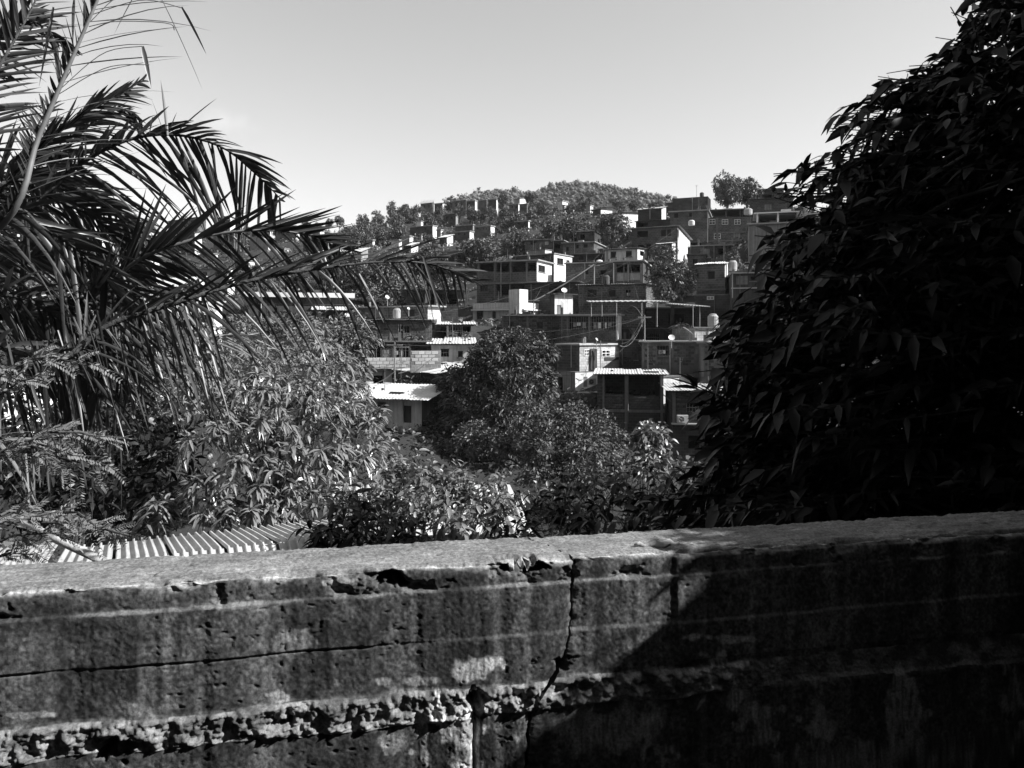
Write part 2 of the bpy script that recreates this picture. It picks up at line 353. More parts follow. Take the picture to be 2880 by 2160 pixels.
def build_house(h):
    Y, t = h['Y'], h['th']; Cx, Cy = (h['xc']-CX)/F*Y, Y; Wd, D, Ht = h['Wd'], h['D'], h['Ht']; zb = h['zb']; fd = h['found']
    c_, s_ = math.cos(t), math.sin(t)
    root = empty(h['name'], (Cx, Cy, zb), -t); tag(root, h['label'], h['cat'], h['group'])
    def conv(face, px, py):
        k = (px-CX)/F
        if face == 'F':
            s = (Cx-k*Cy)/(c_+k*s_); return -s, (HY-py)/F*(Cy+s*s_)-zb
        u = (k*Cy-Cx)/(s_-k*c_); return u, (HY-py)/F*(Cy+u*c_)-zb
    ops = {'F': [], 'S': []}; wins = []
    for w in h['W']:
        face, x0, y0, x1, y1, kind = w
        u0, z1 = conv(face, x0, y0); u1, z0 = conv(face, x1, y1)
        lim = (-Wd+.06, -.06) if face == 'F' else (.06, D-.06)
        u0, u1 = max(u0, lim[0]), min(u1, lim[1])
        z1 = min(z1, Ht-.04); z0 = max(z0, -fd+.1)
        if u1-u0 < .08 or z1-z0 < .08: continue
        ops[face].append((u0, u1, z0, z1)); wins.append((face, u0, u1, z0, z1, kind))
    rf = h['roof']; rise = rf[2] if rf and rf[0] == 'sheet' else 0.0
    mb = MB(); panel(mb, 'F', -Wd, 0, -fd, Ht, ops['F'], .18); mb.build('front_wall', M[h['fm']], root)
    mb = MB()
    if rise < 0:
        panel(mb, 'S', 0, D, -fd, Ht+rise, ops['S'], .18); mb.tri((0, 0, Ht+rise), (0, D, Ht+rise), (0, 0, Ht))
    else: panel(mb, 'S', 0, D, -fd, Ht, ops['S'], .18, rise)
    mb.build('side_wall', M[h['sm']], root)  # sunward side: on many houses a whiter material, sunlight put into its colour
    mb = MB(); mb.quad((-Wd, 0, -fd), (-Wd, 0, Ht), (-Wd, D, Ht+rise), (-Wd, D, -fd)); mb.quad((0, D, -fd), (0, D, Ht+rise), (-Wd, D, Ht+rise), (-Wd, D, -fd))
    mb.build('rear_wall', M[h['fm']], root)
    # roof
    if rf[0] == 'slab':
        _, tt, ov, rm = rf[:4]
        MB().box(-Wd-ov, ov, -ov, D+ov, Ht, Ht+tt).build('roof', M[rm], root)
    elif rf[0] == 'sheet':
        _, ov, rise, rm = rf[:4]
        Wt = Wd+2*ov; n = max(1, min(9, int(round(Wt/1.0)))); sw = Wt/n
        me = corr_mesh('roof_sheet', sw+.06, D+2*ov, .2 if Y < 90 else .4, .018, rise*(D+2*ov)/D); me.materials.append(M[rm])
        for i in range(n):
            o = link('roof_sheet', me, None, root, (-Wd-ov+i*sw, -ov-random.uniform(0, .12), Ht+.05-rise*ov/D+(.012 if i % 2 else 0)+random.uniform(0, .02)))
            o.rotation_euler = (random.uniform(-.012, .012), random.uniform(-.01, .01), 0)
        mb = MB(); mb.box(-Wd-ov*.6, ov*.6, -ov*.5, -ov*.5+.06, Ht-.06, Ht); mb.build('beam', M['frame_dark'], root)
    else:
        MB().quad((-Wd, 0, Ht-.35), (0, 0, Ht-.35), (0, D, Ht-.35), (-Wd, D, Ht-.35)); mb = MB(); mb.box(-Wd+.01, -.01, .01, D-.01, Ht-.5, Ht-.35); mb.build('roof', M['concrete'], root)
    # windows and doors
    for (face, a, b, c, d, kind) in wins:
        P = (lambda u, e, z: (u, -e, z)) if face == 'F' else (lambda u, e, z: (e, u, z))
        def bx(m, u0, u1, e0, e1, z0, z1):
            p, q = P(u0, e0, z0), P(u1, e1, z1); m.box(min(p[0], q[0]), max(p[0], q[0]), min(p[1], q[1]), max(p[1], q[1]), z0, z1)
        fw = .06
        if kind == 'open': continue
        if kind in ('win', 'wwin', 'arch'):
            fm_ = M['frame_white'] if kind == 'wwin' else M['frame_dark']
            m = MB(); e0, e1 = (-.10, .03) if kind == 'wwin' else (-.14, -.06)
            bx(m, a+.004, a+fw, e0, e1, c+.004, d-.004); bx(m, b-fw, b-.004, e0, e1, c+.004, d-.004); bx(m, a+fw, b-fw, e0, e1, c+.004, c+fw); bx(m, a+fw, b-fw, e0, e1, d-fw, d-.004)
            if b-a > .7 or kind == 'wwin': bx(m, (a+b)/2-.025, (a+b)/2+.025, e0, e1-.01, c+fw, d-fw)
            if kind == 'wwin': bx(m, a+fw, b-fw, e0, e1-.015, (c+d)/2-.025, (c+d)/2+.025)
            if kind == 'arch':
                cxm, r_ = (a+b)/2, (b-a)/2; zc_ = d-r_; n = 10
                for k in range(n):
                    a0, a1 = math.pi*k/n, math.pi*(k+1)/n
                    p0 = (cxm+r_*math.cos(a0), zc_+r_*math.sin(a0)); p1 = (cxm+r_*math.cos(a1), zc_+r_*math.sin(a1))
                    m.quad(P(p0[0], -.01, p0[1]), P(p0[0], -.01, d), P(p1[0], -.01, d), P(p1[0], -.01, p1[1]))
                    m.quad(P(p0[0], -.01, p0[1]), P(p1[0], -.01, p1[1]), P(p1[0], -.15, p1[1]), P(p0[0], -.15, p0[1]))
                fm_ = M[h['fm']]
            wo_ = m.build('window', fm_, root)
            g = MB(); bx(g, a+fw*.5, b-fw*.5, -.13, -.115, c+fw*.5, d-fw*.5); g.build('pane', M['glass'], wo_)
            if kind == 'win' and h['Y'] < 110:
                sl = MB(); bx(sl, a-.08, b+.08, -.02, .06, c-.08, c-.002); sl.build('sill', M['concrete'], wo_)
        elif kind in ('bars', 'rail'):
            m = MB(); n = max(3, int((b-a)/.16))
            for k in range(n+1):
                u = a+.02+(b-a-.04)*k/n; bx(m, u-.012, u+.012, -.05, -.026, c+.004, d-.004)
            bx(m, a+.03, b-.03, -.056, -.02, (c+d)/2-.015, (c+d)/2+.015)
            wo_ = m.build('window', M['metal_rail'], root)
        elif kind == 'shut':
            m = MB(); bx(m, a+.004, b-.004, -.08, -.03, c+.004, d-.004); bx(m, (a+b)/2-.02, (a+b)/2+.02, -.03, -.01, c+.01, d-.01); wo_ = m.build('shutter', M['panel_mid'], root)
        elif kind == 'panel':
            m = MB(); bx(m, a+.004, b-.004, -.1, -.05, c+.004, d-.004); m.build('panel', M['panel_mid'], root)
        elif kind == 'door':
            m = MB(); bx(m, a+.03, b-.03, -.12, -.06, c+.004, d-.03); bx(m, a+.12, b-.12, -.06, -.045, c+.15, (c+d)/2-.08); bx(m, a+.12, b-.12, -.06, -.045, (c+d)/2+.05, d-.15)
            do = m.build('door', M['panel_mid'], root); hb = MB(); bx(hb, b-.13, b-.09, -.045, .0, (c+d)/2-.05, (c+d)/2); hb.build('handle', M['metal_rail'], do)
        elif kind == 'ddoor':
            m = MB(); bx(m, a+.03, b-.03, -.12, -.06, c+.004, d-.03); bx(m, a+.1, b-.1, -.06, -.045, (c+d)/2, d-.12); m.build('door', M['panel_dark'], root)
        elif kind == 'cloth':
            n = max(2, int((b-a)/.45)); m = MB(); bx(m, a+.01, b-.01, -.09, -.075, c+(d-c)*.55, c+(d-c)*.57); rl = m.build('clothes_line', M['metal_rail'], root)
            for k in range(n):
                w_ = random.uniform(.14, .3); u = a+.1+(b-a-.4)*(k+random.random()*.6)/n; l_ = (d-c)*random.uniform(.25, .5)
                m = MB(); z1_ = c+(d-c)*.56
                for q in range(4):
                    e_ = -.082+.02*math.sin(q*1.7+k); e2 = -.082+.02*math.sin((q+1)*1.7+k)
                    p0, p1 = u+w_*q/4, u+w_*(q+1)/4
                    m.quad(P(p0, e_, z1_-l_), P(p1, e2, z1_-l_*random.uniform(.93, 1.05)), P(p1, -.082, z1_), P(p0, -.082, z1_))
                m.build('hanging_cloth', M[random.choice(['cloth_white', 'cloth_grey', 'cloth_grey'])], rl)
            m = MB(); n2 = int((b-a)/.2)
            for k in range(n2+1):
                u = a+.02+(b-a-.04)*k/n2; bx(m, u-.01, u+.01, -.04, -.02, c+.004, d-.004)
            m.build('window_bars', M['metal_rail'], root)
    # columns (proud of the wall), slabs
    for cl in h['cols']:
        face, px, y0, y1, wpx = cl[:5]; cmn = cl[5] if len(cl) > 5 else 'concrete'
        u, z1 = conv(face, px, y0); _, z0 = conv(face, px, y1); hw = wpx/F*Y/2
        P = (lambda u, e, z: (u, -e, z)) if face == 'F' else (lambda u, e, z: (e, u, z))
        m = MB(); p, q = P(u-hw, -.14, 0), P(u+hw, .035, 0); m.box(min(p[0], q[0]), max(p[0], q[0]), min(p[1], q[1]), max(p[1], q[1]), z0, min(z1, Ht-.003)); m.build('column', M[cmn], root)
    for sb in h['slabs']:
        face, py, tpx, ov = sb[:4]; smn = sb[4] if len(sb) > 4 else 'concrete'
        z = (HY-py)/F*Y-zb; tt = tpx/F*Y
        m = MB()
        m.box(-Wd-ov*.3, ov, -ov, .1, z-tt, z); m.box(-.1, ov+.002, -.002-ov, D, z-tt+.002, z-.002)
        m.build('floor_slab', M[smn], root)
    # single bricks where they can be told apart
    nb = 0
    for (face, x0, y0, x1, y1, bw, bh) in h['bricks']:
        ua, z1 = conv(face, x0, y0); ub, z0 = conv(face, x1, y1)
        z0 = max(z0, -fd); nr = max(1, int((z1-z0)/bh)); me = brick_mesh(bw-.025, bh-.025, .022, h['bm_piece']); z1 = min(z1, Ht)
        for r_ in range(nr):
            zc_ = z1-bh*(r_+.5); off = (r_ % 2)*bw/2
            u = ua+bw/2+off-bw*(off > 0)*0
            while u+bw/2 <= ub+.01:
                if not any(o[0]-bw*.5 < u < o[1]+bw*.5 and o[2]-bh*.5 < zc_ < o[3]+bh*.5 for o in ops[face]) and nb < 300:
                    o = link('brick', me, None, root, (u, 0, zc_) if face == 'F' else (0, u, zc_), 0 if face == 'F' else math.pi/2); nb += 1
                u += bw
    if h['Y'] < 118 and Wd > 1.5 and h['name'] == 'hillside_house':
        rd = random.Random(int(h['xl']*7+h['yt'])); top = Ht+(rf[1] if rf[0] == 'slab' else .08)
        if rf[0] == 'slab':
            for k in range(rd.randint(1, 3)):      # unfinished columns with bare rods
                ux = -Wd+.25+(Wd-.5)*rd.random() if rd.random() < .5 else rd.choice([-Wd+.15, -.15]); uy = rd.uniform(.2, D*.8); hh = rd.uniform(.15, .6)
                m = MB(); m.box(ux-.1, ux+.1, uy-.1, uy+.1, top, top+hh)
                for a_, b_ in ((-.06, -.06), (.06, -.06), (.06, .06), (-.06, .06)): m.tube([(ux+a_, uy+b_, top+hh), (ux+a_*1.3, uy+b_, top+hh+rd.uniform(.25, .6))], .012, 4, False)
                m.build('stub_column', M['concrete'], root)
            if rd.random() < .5:
                m = MB(); x0 = -Wd*rd.uniform(.3, .8); m.box(x0, x0+rd.uniform(.5, 1.2), .3, .7, top, top+rd.uniform(.15, .4)); m.build('block_stack', M['concrete_pale' if rd.random() < .4 else 'brick_piece'], root)
        else:
            for k in range(rd.randint(2, 5)):      # stones and planks holding the sheets down
                ux = -Wd*rd.random(); uy = D*rd.random(); zz = top+rise*uy/D; m = MB(); w2 = rd.uniform(.08, .2); m.box(ux, ux+w2*rd.choice([1, 1, 5]), uy, uy+w2, zz, zz+.1); m.build('roof_weight', M['brick_piece'], root)
        if rd.random() < .6:
            m = MB(); ux = -Wd*rd.uniform(.05, .95); m.tube([(ux, -.05, top), (ux, -.05, rd.uniform(-.5, Ht*.3))], .035, 5); m.build('drain_pipe', M['concrete' if rd.random() < .6 else 'concrete_pale'], root)
        if rd.random() < .55:
            m = MB(); ux = -Wd*rd.random(); uy = D*.5; hh = rd.uniform(1.0, 2.0); zz = top+(rise*.5 if rise else 0); m.tube([(ux, uy, zz-.2), (ux, uy, zz+hh)], .02, 4)
            for q in range(3): m.tube([(ux-.25+.05*q, uy, zz+hh-.12*q), (ux+.25-.05*q, uy, zz+hh-.12*q)], .01, 3)
            m.build('antenna', M['wire'], root)
        if rd.random() < .5:
            m = MB(); z0_ = rd.uniform(.3, .6)*Ht
            for q in range(10):
                pass
            x0 = -Wd; pts = [(-Wd+Wd*q/8, -.04, Ht*.93-.12*math.sin(math.pi*q/8)*rd.uniform(.8, 1.2)) for q in range(9)]; m.tube(pts, .012, 4, False); m.build('house_wire', M['wire'], root)
    if h['extra']: h['extra'](root, h, conv)
    return root

def base_of(px, py, Y): return at(px, py, Y)

# ---- small things on roofs and terraces
def water_tank(px, ytop, ybot, wpx, Y, label, m='tank_plastic'):
    p = at(px, ybot, Y); r = wpx/F*Y/2; hh = (ybot-ytop)/F*Y
    e = empty('water_tank', p); tag(e, label, 'water tank', 'rooftop water tanks')
    b = MB(); pr = [(0, 0), (r*.92, 0), (r*.95, hh*.1)]
    for k in range(6):
        z = hh*(.12+.11*k); pr += [(r*.97, z), (r, z+hh*.03), (r, z+hh*.07), (r*.97, z+hh*.09)]
    pr += [(r*.98, hh*.8), (r*.7, hh*.9)]
    b.lathe(pr, 16); b.build('tank_body', M[m], e, smooth=False)
    l = MB(); l.lathe([(r*.72, hh*.885), (r*.72, hh*.94), (r*.55, hh*.98), (0, hh)], 14); l.build('lid', M['tank_white' if m == 'tank_white' else m], e)
    return e
def sat_dish(px, py, rpx, Y, label, az=0.0, el=35):
    c = at(px, py, Y); r = rpx/F*Y; e = empty('satellite_dish', c-Vector((0, 0, r*1.5))); tag(e, label, 'satellite dish', 'satellite dishes on the roofs')
    d = MB(); pr = [(r*k/6, .22*r*(k/6)**2) for k in range(7)]; d.lathe(pr, 18); d.lathe([(r, .22*r), (r*1.03, .25*r), (r, .2*r)], 18)
    do = d.build('dish', M['dish_white'], e, (0, 0, r*1.5), True); do.rotation_euler = (R(90-el), 0, R(az))
    a = MB(); a.tube([(0, 0, 0), (0, r*.9, 0), (0, 0, 0)], .02, 5)
    arm = MB(); v = Matrix.Rotation(R(az), 3, 'Z') @ Matrix.Rotation(R(90-el), 3, 'X') @ Vector((0, 0, r*.9)); w = Matrix.Rotation(R(az), 3, 'Z') @ Matrix.Rotation(R(90-el), 3, 'X') @ Vector((0, -r*.9, .2*r))
    arm.tube([Vector((0, 0, r*1.5))+w, Vector((0, 0, r*1.5))+v], .015*max(1, r*2), 5); arm.build('feed_arm', M['metal_rail'], e)
    p = MB(); p.tube([(0, 0.1, -.4), (0, 0.1, r*1.5)], .03, 6); p.build('mast', M['metal_rail'], e)
    return e
# ---------------------------------------------------------------- the houses of the slope, nearest parts measured from the photograph
SL = lambda m='concrete', t=.14, o=.18: ('slab', t, o, m)
SH = lambda rise=-.5, m='roof_zinc', o=.3: ('sheet', o, rise, m)
PA = ('parapet',)
# --- upper right terraces
house('long brick house with a broad sunlit white end wall and two wide dark windows', 88, 1776, 1906, 1941, 637, 712, 24, 'brick', 'block_white', SH(-.8, 'roof_zinc', .25),
      W=[('F', 1792, 650, 1822, 666, 'open'), ('F', 1858, 646, 1888, 664, 'win'), ('F', 1795, 688, 1832, 705, 'open')], cols=[('F', 1845, 690, 712, 5)])
house('brick house with an awning propped over its right window, below the rooftop tower', 97, 1884, 1990, 1990, 592, 645, 18, 'brick', None, SL('roof_dull', .12, .2), W=[('F', 1895, 599, 1908, 613, 'win'), ('F', 1937, 598, 1948, 610, 'win')], D=6)
house('tall plain brick tower house against the sky left of the crown tree', 112, 1892, 1991, 1999, 552, 600, 22, 'brick', 'plaster_pale', PA, cols=[('F', 1965, 553, 600, 4)])
house('low brick annex stepped below the plain tower house on the ridge', 114, 1871, 1893, 1893, 569, 600, 20, 'brick', 'plaster_white', PA, D=4)
house('brick lean-to with a small white sunlit end under the tower house', 106, 1794, 1861, 1873, 586, 618, 24, 'brick_dark', 'plaster_white', SH(.6, 'roof_dull', .2))
house('gabled house with a white sunlit gable half hidden by the leafy tree', 110, 1690, 1750, 1796, 598, 630, 40, 'brick_dark', 'plaster_white', SH(.5, 'roof_dull', .3), W=[('F', 1694, 608, 1712, 622, 'open')])
house('dark low shed with an open front between the gable house and the awning house', 100, 1788, 1884, 1884, 618, 645, 20, 'brick_dark', None, SH(.5, 'roof_dull', .2), W=[('F', 1793, 625, 1823, 640, 'open')], D=5)
house('three-window brick house with a white cross window on its lower floor', 97, 1972, 2108, 2108, 609, 752, 14, 'brick', None, PA, D=7,
      W=[('F', 1994, 617, 2012, 631, 'wwin'), ('F', 2030, 617, 2048, 631, 'wwin'), ('F', 2065, 617, 2083, 631, 'wwin'), ('F', 2008, 657, 2027, 672, 'wwin'), ('F', 2063, 655, 2082, 671, 'shut'), ('F', 1976, 684, 1998, 704, 'shut'), ('F', 2060, 684, 2078, 704, 'shut')],
      cols=[('F', 1981, 612, 672, 6), ('F', 2017, 612, 672, 6), ('F', 2026, 676, 710, 5), ('F', 2103, 612, 700, 5)], slabs=[('F', 650, 4, .08), ('F', 673, 4, .12)])
house('open rooftop terrace with thin posts above the three-window house', 103, 1990, 2108, 2108, 588, 612, 14, 'brick_dark', None, SL('roof_dull', .1, .25), W=[('F', 1996, 593, 2040, 606, 'open'), ('F', 2045, 593, 2078, 606, 'open')], D=6, cols=[('F', 1993, 588, 612, 3), ('F', 2042, 588, 612, 3), ('F', 2082, 588, 612, 3)])
house('grey plastered house corner beside the big dark tree with a railed terrace', 77, 2106, 2215, 2215, 628, 700, 16, 'plaster_grey', None, SL('concrete_pale', .12, .2), D=6)
house('white-framed roof terrace pavilion at the edge of the big dark tree', 84, 2128, 2240, 2240, 597, 626, 16, 'plaster_dark', None, SL('roof_white', .1, .3), W=[('F', 2134, 602, 2186, 624, 'open'), ('F', 2191, 602, 2236, 624, 'open')], D=5, cols=[('F', 2130, 599, 626, 5, 'frame_white'), ('F', 2188, 599, 626, 5, 'frame_white')])
house('dark flat-roofed house on the crest behind the crown tree', 124, 2134, 2200, 2200, 531, 580, 18, 'brick_dark', None, SL('roof_dull', .12, .3), W=[('F', 2142, 548, 2170, 556, 'open')], D=7)
house('brick house with grey shutters against the big dark tree, upper right', 96, 2110, 2230, 2230, 556, 610, 16, 'brick', None, SH(.5, 'roof_dull'), D=7, W=[('F', 2150, 575, 2170, 590, 'shut')])
# --- second terrace
house('dark brick storey with two shuttered openings between the white-ended and the tank house', 92, 1944, 2062, 2062, 690, 750, 14, 'brick_dark', None, SL('roof_dull', .1, .15), D=5, W=[('F', 1976, 700, 1996, 720, 'shut'), ('F', 2020, 700, 2036, 716, 'open')], cols=[('F', 2008, 690, 745, 4)])
house('stepped dark brick wall house below the shuttered storey', 80, 1935, 1985, 1985, 716, 775, 14, 'brick', None, SL('concrete', .1, .15), D=4, W=[('F', 1948, 728, 1962, 744, 'win')])
house('dim brick house with a door left of the broad leafy tree', 79, 1806, 1850, 1850, 736, 800, 16, 'brick_dark', None, SL('roof_dull', .1, .15), D=4, W=[('F', 1815, 748, 1826, 775, 'ddoor')])
house('small lit shack with a pale tin front below the white-ended house', 87, 1849, 1890, 1903, 684, 722, 30, 'plaster_dark', 'plaster_white', SH(.25, 'roof_white', .15), W=[('F', 1856, 693, 1884, 720, 'ddoor')])
house('pale plastered cottage with two dark square windows and a sunlit porch', 86, 1701, 1793, 1836, 698, 735, 26, 'plaster_pale', 'plaster_white', SH(.4, 'roof_dull', .2),
      W=[('F', 1717, 708, 1733, 724, 'win'), ('F', 1760, 706, 1777, 722, 'win'), ('S', 1800, 704, 1812, 722, 'open')])
house('small brick house with a white-framed little window above the pale slab', 110, 1477, 1553, 1553, 674, 712, 16, 'brick', None, SL('roof_dull', .12, .2), D=6, W=[('F', 1491, 678, 1505, 688, 'win'), ('F', 1533, 680, 1542, 688, 'wwin')])
house('low sunlit slab hut under the small brick house', 106, 1482, 1533, 1553, 702, 716, 40, 'plaster_grey', 'plaster_white', SL('concrete', .1, .1))
house('open-fronted dark shed right of the small brick house', 108, 1553, 1584, 1584, 677, 716, 18, 'brick_dark', None, SL('roof_dull', .1, .2), W=[('F', 1560, 684, 1576, 700, 'open')], D=4)
house('brick house with three small windows behind the street lamp', 100, 1583, 1670, 1670, 681, 722, 20, 'brick', None, SL('roof_dull', .12, .2), D=6, W=[('F', 1592, 694, 1600, 706, 'win'), ('F', 1619, 688, 1628, 699, 'win'), ('F', 1641, 685, 1653, 697, 'win')], cols=[('F', 1635, 681, 716, 3)])
house('small dark house high behind the leafy tree', 106, 1623, 1672, 1672, 650, 690, 18, 'brick_dark', None, SL('roof_dull', .1, .2), D=5, W=[('F', 1632, 660, 1644, 672, 'open')])
house('dark brick house with two tall windows left of the pale cottage', 94, 1608, 1701, 1701, 713, 745, 18, 'brick_dark', None, SL('roof_dull', .1, .2), D=6, W=[('F', 1629, 715, 1642, 732, 'win'), ('F', 1684, 713, 1694, 729, 'win')])
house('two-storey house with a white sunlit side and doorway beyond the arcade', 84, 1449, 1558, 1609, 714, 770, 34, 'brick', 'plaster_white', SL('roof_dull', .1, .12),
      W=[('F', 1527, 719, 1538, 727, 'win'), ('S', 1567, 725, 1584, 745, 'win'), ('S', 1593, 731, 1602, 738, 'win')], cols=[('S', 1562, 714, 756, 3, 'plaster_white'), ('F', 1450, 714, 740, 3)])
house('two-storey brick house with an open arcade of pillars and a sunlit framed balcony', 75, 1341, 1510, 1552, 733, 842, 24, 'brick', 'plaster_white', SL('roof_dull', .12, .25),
      W=[('F', 1350, 737, 1388, 764, 'open'), ('F', 1396, 737, 1432, 764, 'open'), ('F', 1440, 737, 1478, 764, 'open'), ('F', 1484, 740, 1507, 762, 'open'), ('S', 1514, 744, 1533, 767, 'win'), ('F', 1395, 796, 1432, 830, 'open'), ('F', 1436, 798, 1476, 828, 'open'), ('F', 1350, 800, 1372, 820, 'win')],
      cols=[('F', 1392, 733, 790, 4), ('F', 1436, 733, 790, 4), ('F', 1482, 733, 790, 5), ('F', 1346, 733, 790, 4), ('F', 1391, 796, 840, 3), ('F', 1434, 796, 840, 3)], slabs=[('F', 791, 5, .1)])
house('plain dark brick house behind the lamp pole with a small square window', 76, 1591, 1724, 1724, 738, 797, 18, 'brick', None, SL('roof_dull', .1, .15), D=6, W=[('F', 1642, 756, 1655, 772, 'win'), ('F', 1688, 760, 1704, 772, 'open')])
house('house with two wide glazed verandas below the pale cottage', 73, 1724, 1808, 1808, 734, 797, 16, 'plaster_dark', None, SL('roof_dull', .12, .2), D=6, W=[('F', 1734, 744, 1764, 764, 'open'), ('F', 1770, 744, 1800, 764, 'open'), ('F', 1734, 768, 1764, 790, 'panel'), ('F', 1770, 768, 1800, 788, 'panel')], cols=[('F', 1726, 740, 795, 3, 'concrete_pale'), ('F', 1767, 742, 792, 4), ('F', 1803, 742, 792, 4)])
house('brick house with three windows and thin pillars under the veranda house', 68, 1627, 1812, 1812, 799, 890, 17, 'brick', None, SH(.3, 'roof_zinc', .25), D=6,
      W=[('F', 1652, 815, 1678, 835, 'win'), ('F', 1710, 814, 1732, 835, 'win'), ('F', 1759, 815, 1775, 834, 'cloth')], cols=[('F', 1639, 799, 860, 4), ('F', 1692, 799, 846, 4), ('F', 1751, 799, 846, 4), ('F', 1784, 799, 846, 4)], slabs=[('F', 846, 3, .05)])
house('long dark lower storey with a tin roof edge behind the white square tower', 73, 1477, 1626, 1626, 794, 860, 17, 'brick_dark', None, SH(-.3, 'roof_zinc', .3), D=5, W=[('F', 1545, 805, 1585, 840, 'open')], cols=[('F', 1494, 797, 850, 4)])
# --- white house with the tower
house('white plastered house with arched windows and a cornice under the square tower', 71, 1330, 1471, 1534, 850, 925, 26, 'plaster_pale', 'plaster_white', PA,
      W=[('F', 1340, 874, 1359, 899, 'win'), ('F', 1382, 874, 1395, 897, 'arch'), ('F', 1433, 874, 1446, 892, 'arch'), ('S', 1488, 872, 1500, 885, 'win')], slabs=[('F', 868, 4, .25, 'roof_white'), ('F', 897, 2, .05, 'plaster_pale')])
house('square white roof tower with one sunlit side on the arched-window house', 70.5, 1431, 1461, 1485, 813, 866, 40, 'plaster_pale', 'plaster_white', PA, name='roof_tower', cat='tower', found=.5)
house('white-boarded sunlit shack under a satellite dish beside the three-window house', 65, 1548, 1560, 1611, 828, 888, 62, 'panel_dark', 'plaster_white', SL('panel_dark', .08, .3), W=[('S', 1566, 858, 1579, 884, 'panel'), ('S', 1588, 831, 1604, 834, 'open')])
# --- brick row with the loggia
house('long brick row house with three small windows above the round tree', 64, 1412, 1573, 1573, 888, 975, 12, 'brick', None, SL('roof_dull', .12, .2), D=6,
      W=[('F', 1428, 904, 1446, 919, 'win'), ('F', 1509, 905, 1527, 925, 'win')], cols=[('F', 1484, 888, 940, 6), ('F', 1414, 888, 940, 4)], bricks=[('F', 1490, 892, 1570, 958, .36, .2), ('F', 1450, 892, 1480, 940, .36, .2)])
house('open brick loggia with pillars, hung washing and a sunlit corner post', 61.3, 1573, 1738, 1748, 887, 975, 20, 'brick', 'plaster_white', SL('roof_dull', .14, .22),
      W=[('F', 1600, 891, 1655, 927, 'cloth'), ('F', 1662, 891, 1733, 927, 'cloth')], cols=[('F', 1596, 888, 958, 5), ('F', 1658, 888, 958, 5), ('F', 1735, 888, 958, 5, 'concrete_pale'), ('F', 1580, 888, 958, 3)], bricks=[('F', 1604, 930, 1654, 956, .36, .2), ('F', 1664, 930, 1730, 956, .36, .2)], found=.3)
# --- canopy terrace
house('terrace house with barred windows under the long tin canopy', 65, 1747, 2010, 2010, 920, 985, 10, 'plaster_dark', None, PA, D=7,
      W=[('F', 1769, 938, 1799, 960, 'win'), ('F', 1819, 939, 1855, 960, 'bars'), ('F', 1895, 940, 1935, 960, 'bars')], slabs=[('F', 922, 3, .12, 'concrete')])
house('small sunlit white house front with one barred window beside the canopy', 61.5, 1953, 2012, 2012, 923, 965, -14, 'block_white', None, SL('concrete', .1, .15), D=4, W=[('F', 1978, 942, 2006, 958, 'bars')])
house('dark back wall added for the deep shade under the long tin canopy', 67.5, 1700, 2030, 2030, 866, 935, 10, 'brick_dark', None, SL('roof_dull', .1, .2), D=5, W=[('F', 1760, 880, 1790, 915, 'open'), ('F', 1880, 880, 1925, 910, 'open')])  # added wall, its dark brick carries the shade beneath the canopy
# --- block houses
house('brick block house with pale mortar lines, a washing window and satellite dish', 56, 1806, 1971, 1971, 962, 1052, 10, 'mortar', None, SL('concrete_pale', .1, .25), D=6,
      W=[('F', 1847, 972, 1888, 1000, 'cloth'), ('F', 1956, 975, 1968, 996, 'panel')], cols=[('F', 1808, 962, 1040, 6), ('F', 1891, 963, 1007, 6)], bricks=[('F', 1813, 965, 1845, 1030, .4, .2), ('F', 1896, 965, 1953, 1030, .4, .2), ('F', 1849, 1003, 1888, 1030, .4, .2)])
house('brick block house wing with one dark window against the big dark tree', 54, 1971, 2110, 2110, 966, 1075, 8, 'mortar', None, SL('concrete', .1, .2), D=6, W=[('F', 2016, 990, 2039, 1018, 'win')], cols=[('F', 1976, 966, 1060, 8)], bricks=[('F', 1983, 972, 2013, 1050, .4, .2), ('F', 2043, 972, 2090, 1050, .4, .2)])
house('dark recessed brick back house in the alley behind the white-sided house', 60, 1742, 1806, 1806, 958, 1040, 12, 'brick_dark', None, SL('concrete', .1, .1), D=5, W=[('F', 1784, 992, 1793, 1012, 'win')])
def x_h21(root, h, conv):
    u0, z1 = conv('S', 1658, 977); u1, z0 = conv('S', 1676, 1040)
    m = MB(); m.box(.06, .14, u0, u1, z0, z1-.1); m.box(.14, .17, u0+.15, u1-.15, z0+1.0, z1-.25); m.build('iron_door', M['panel_dark'], root)
    u0, z1 = conv('S', 1700, 1005); u1, z0 = conv('S', 1740, 1012); m = MB(); m.box(.01, .05, u0, u1, z0, z1); m.build('bracket', M['frame_dark'], root)
house('two-storey house with a brilliant white sunlit side and a dark brick flank', 58, 1566, 1630, 1743, 971, 1048, 52, 'mortar', 'block_white', SL('concrete_pale', .14, .14),
      W=[('S', 1643, 982, 1657, 1002, 'wwin'), ('S', 1692, 984, 1716, 1003, 'wwin')], bricks=[('F', 1568, 973, 1628, 1042, .36, .2)], extra=x_h21)
house('white ground floor with a wall unit and shuttered window under the white-sided house', 57.5, 1563, 1618, 1682, 1048, 1120, 52, 'plaster_grey', 'plaster_white', SL('concrete', .06, .02), W=[('F', 1569, 1060, 1583, 1114, 'open'), ('S', 1641, 1060, 1652, 1088, 'shut')])
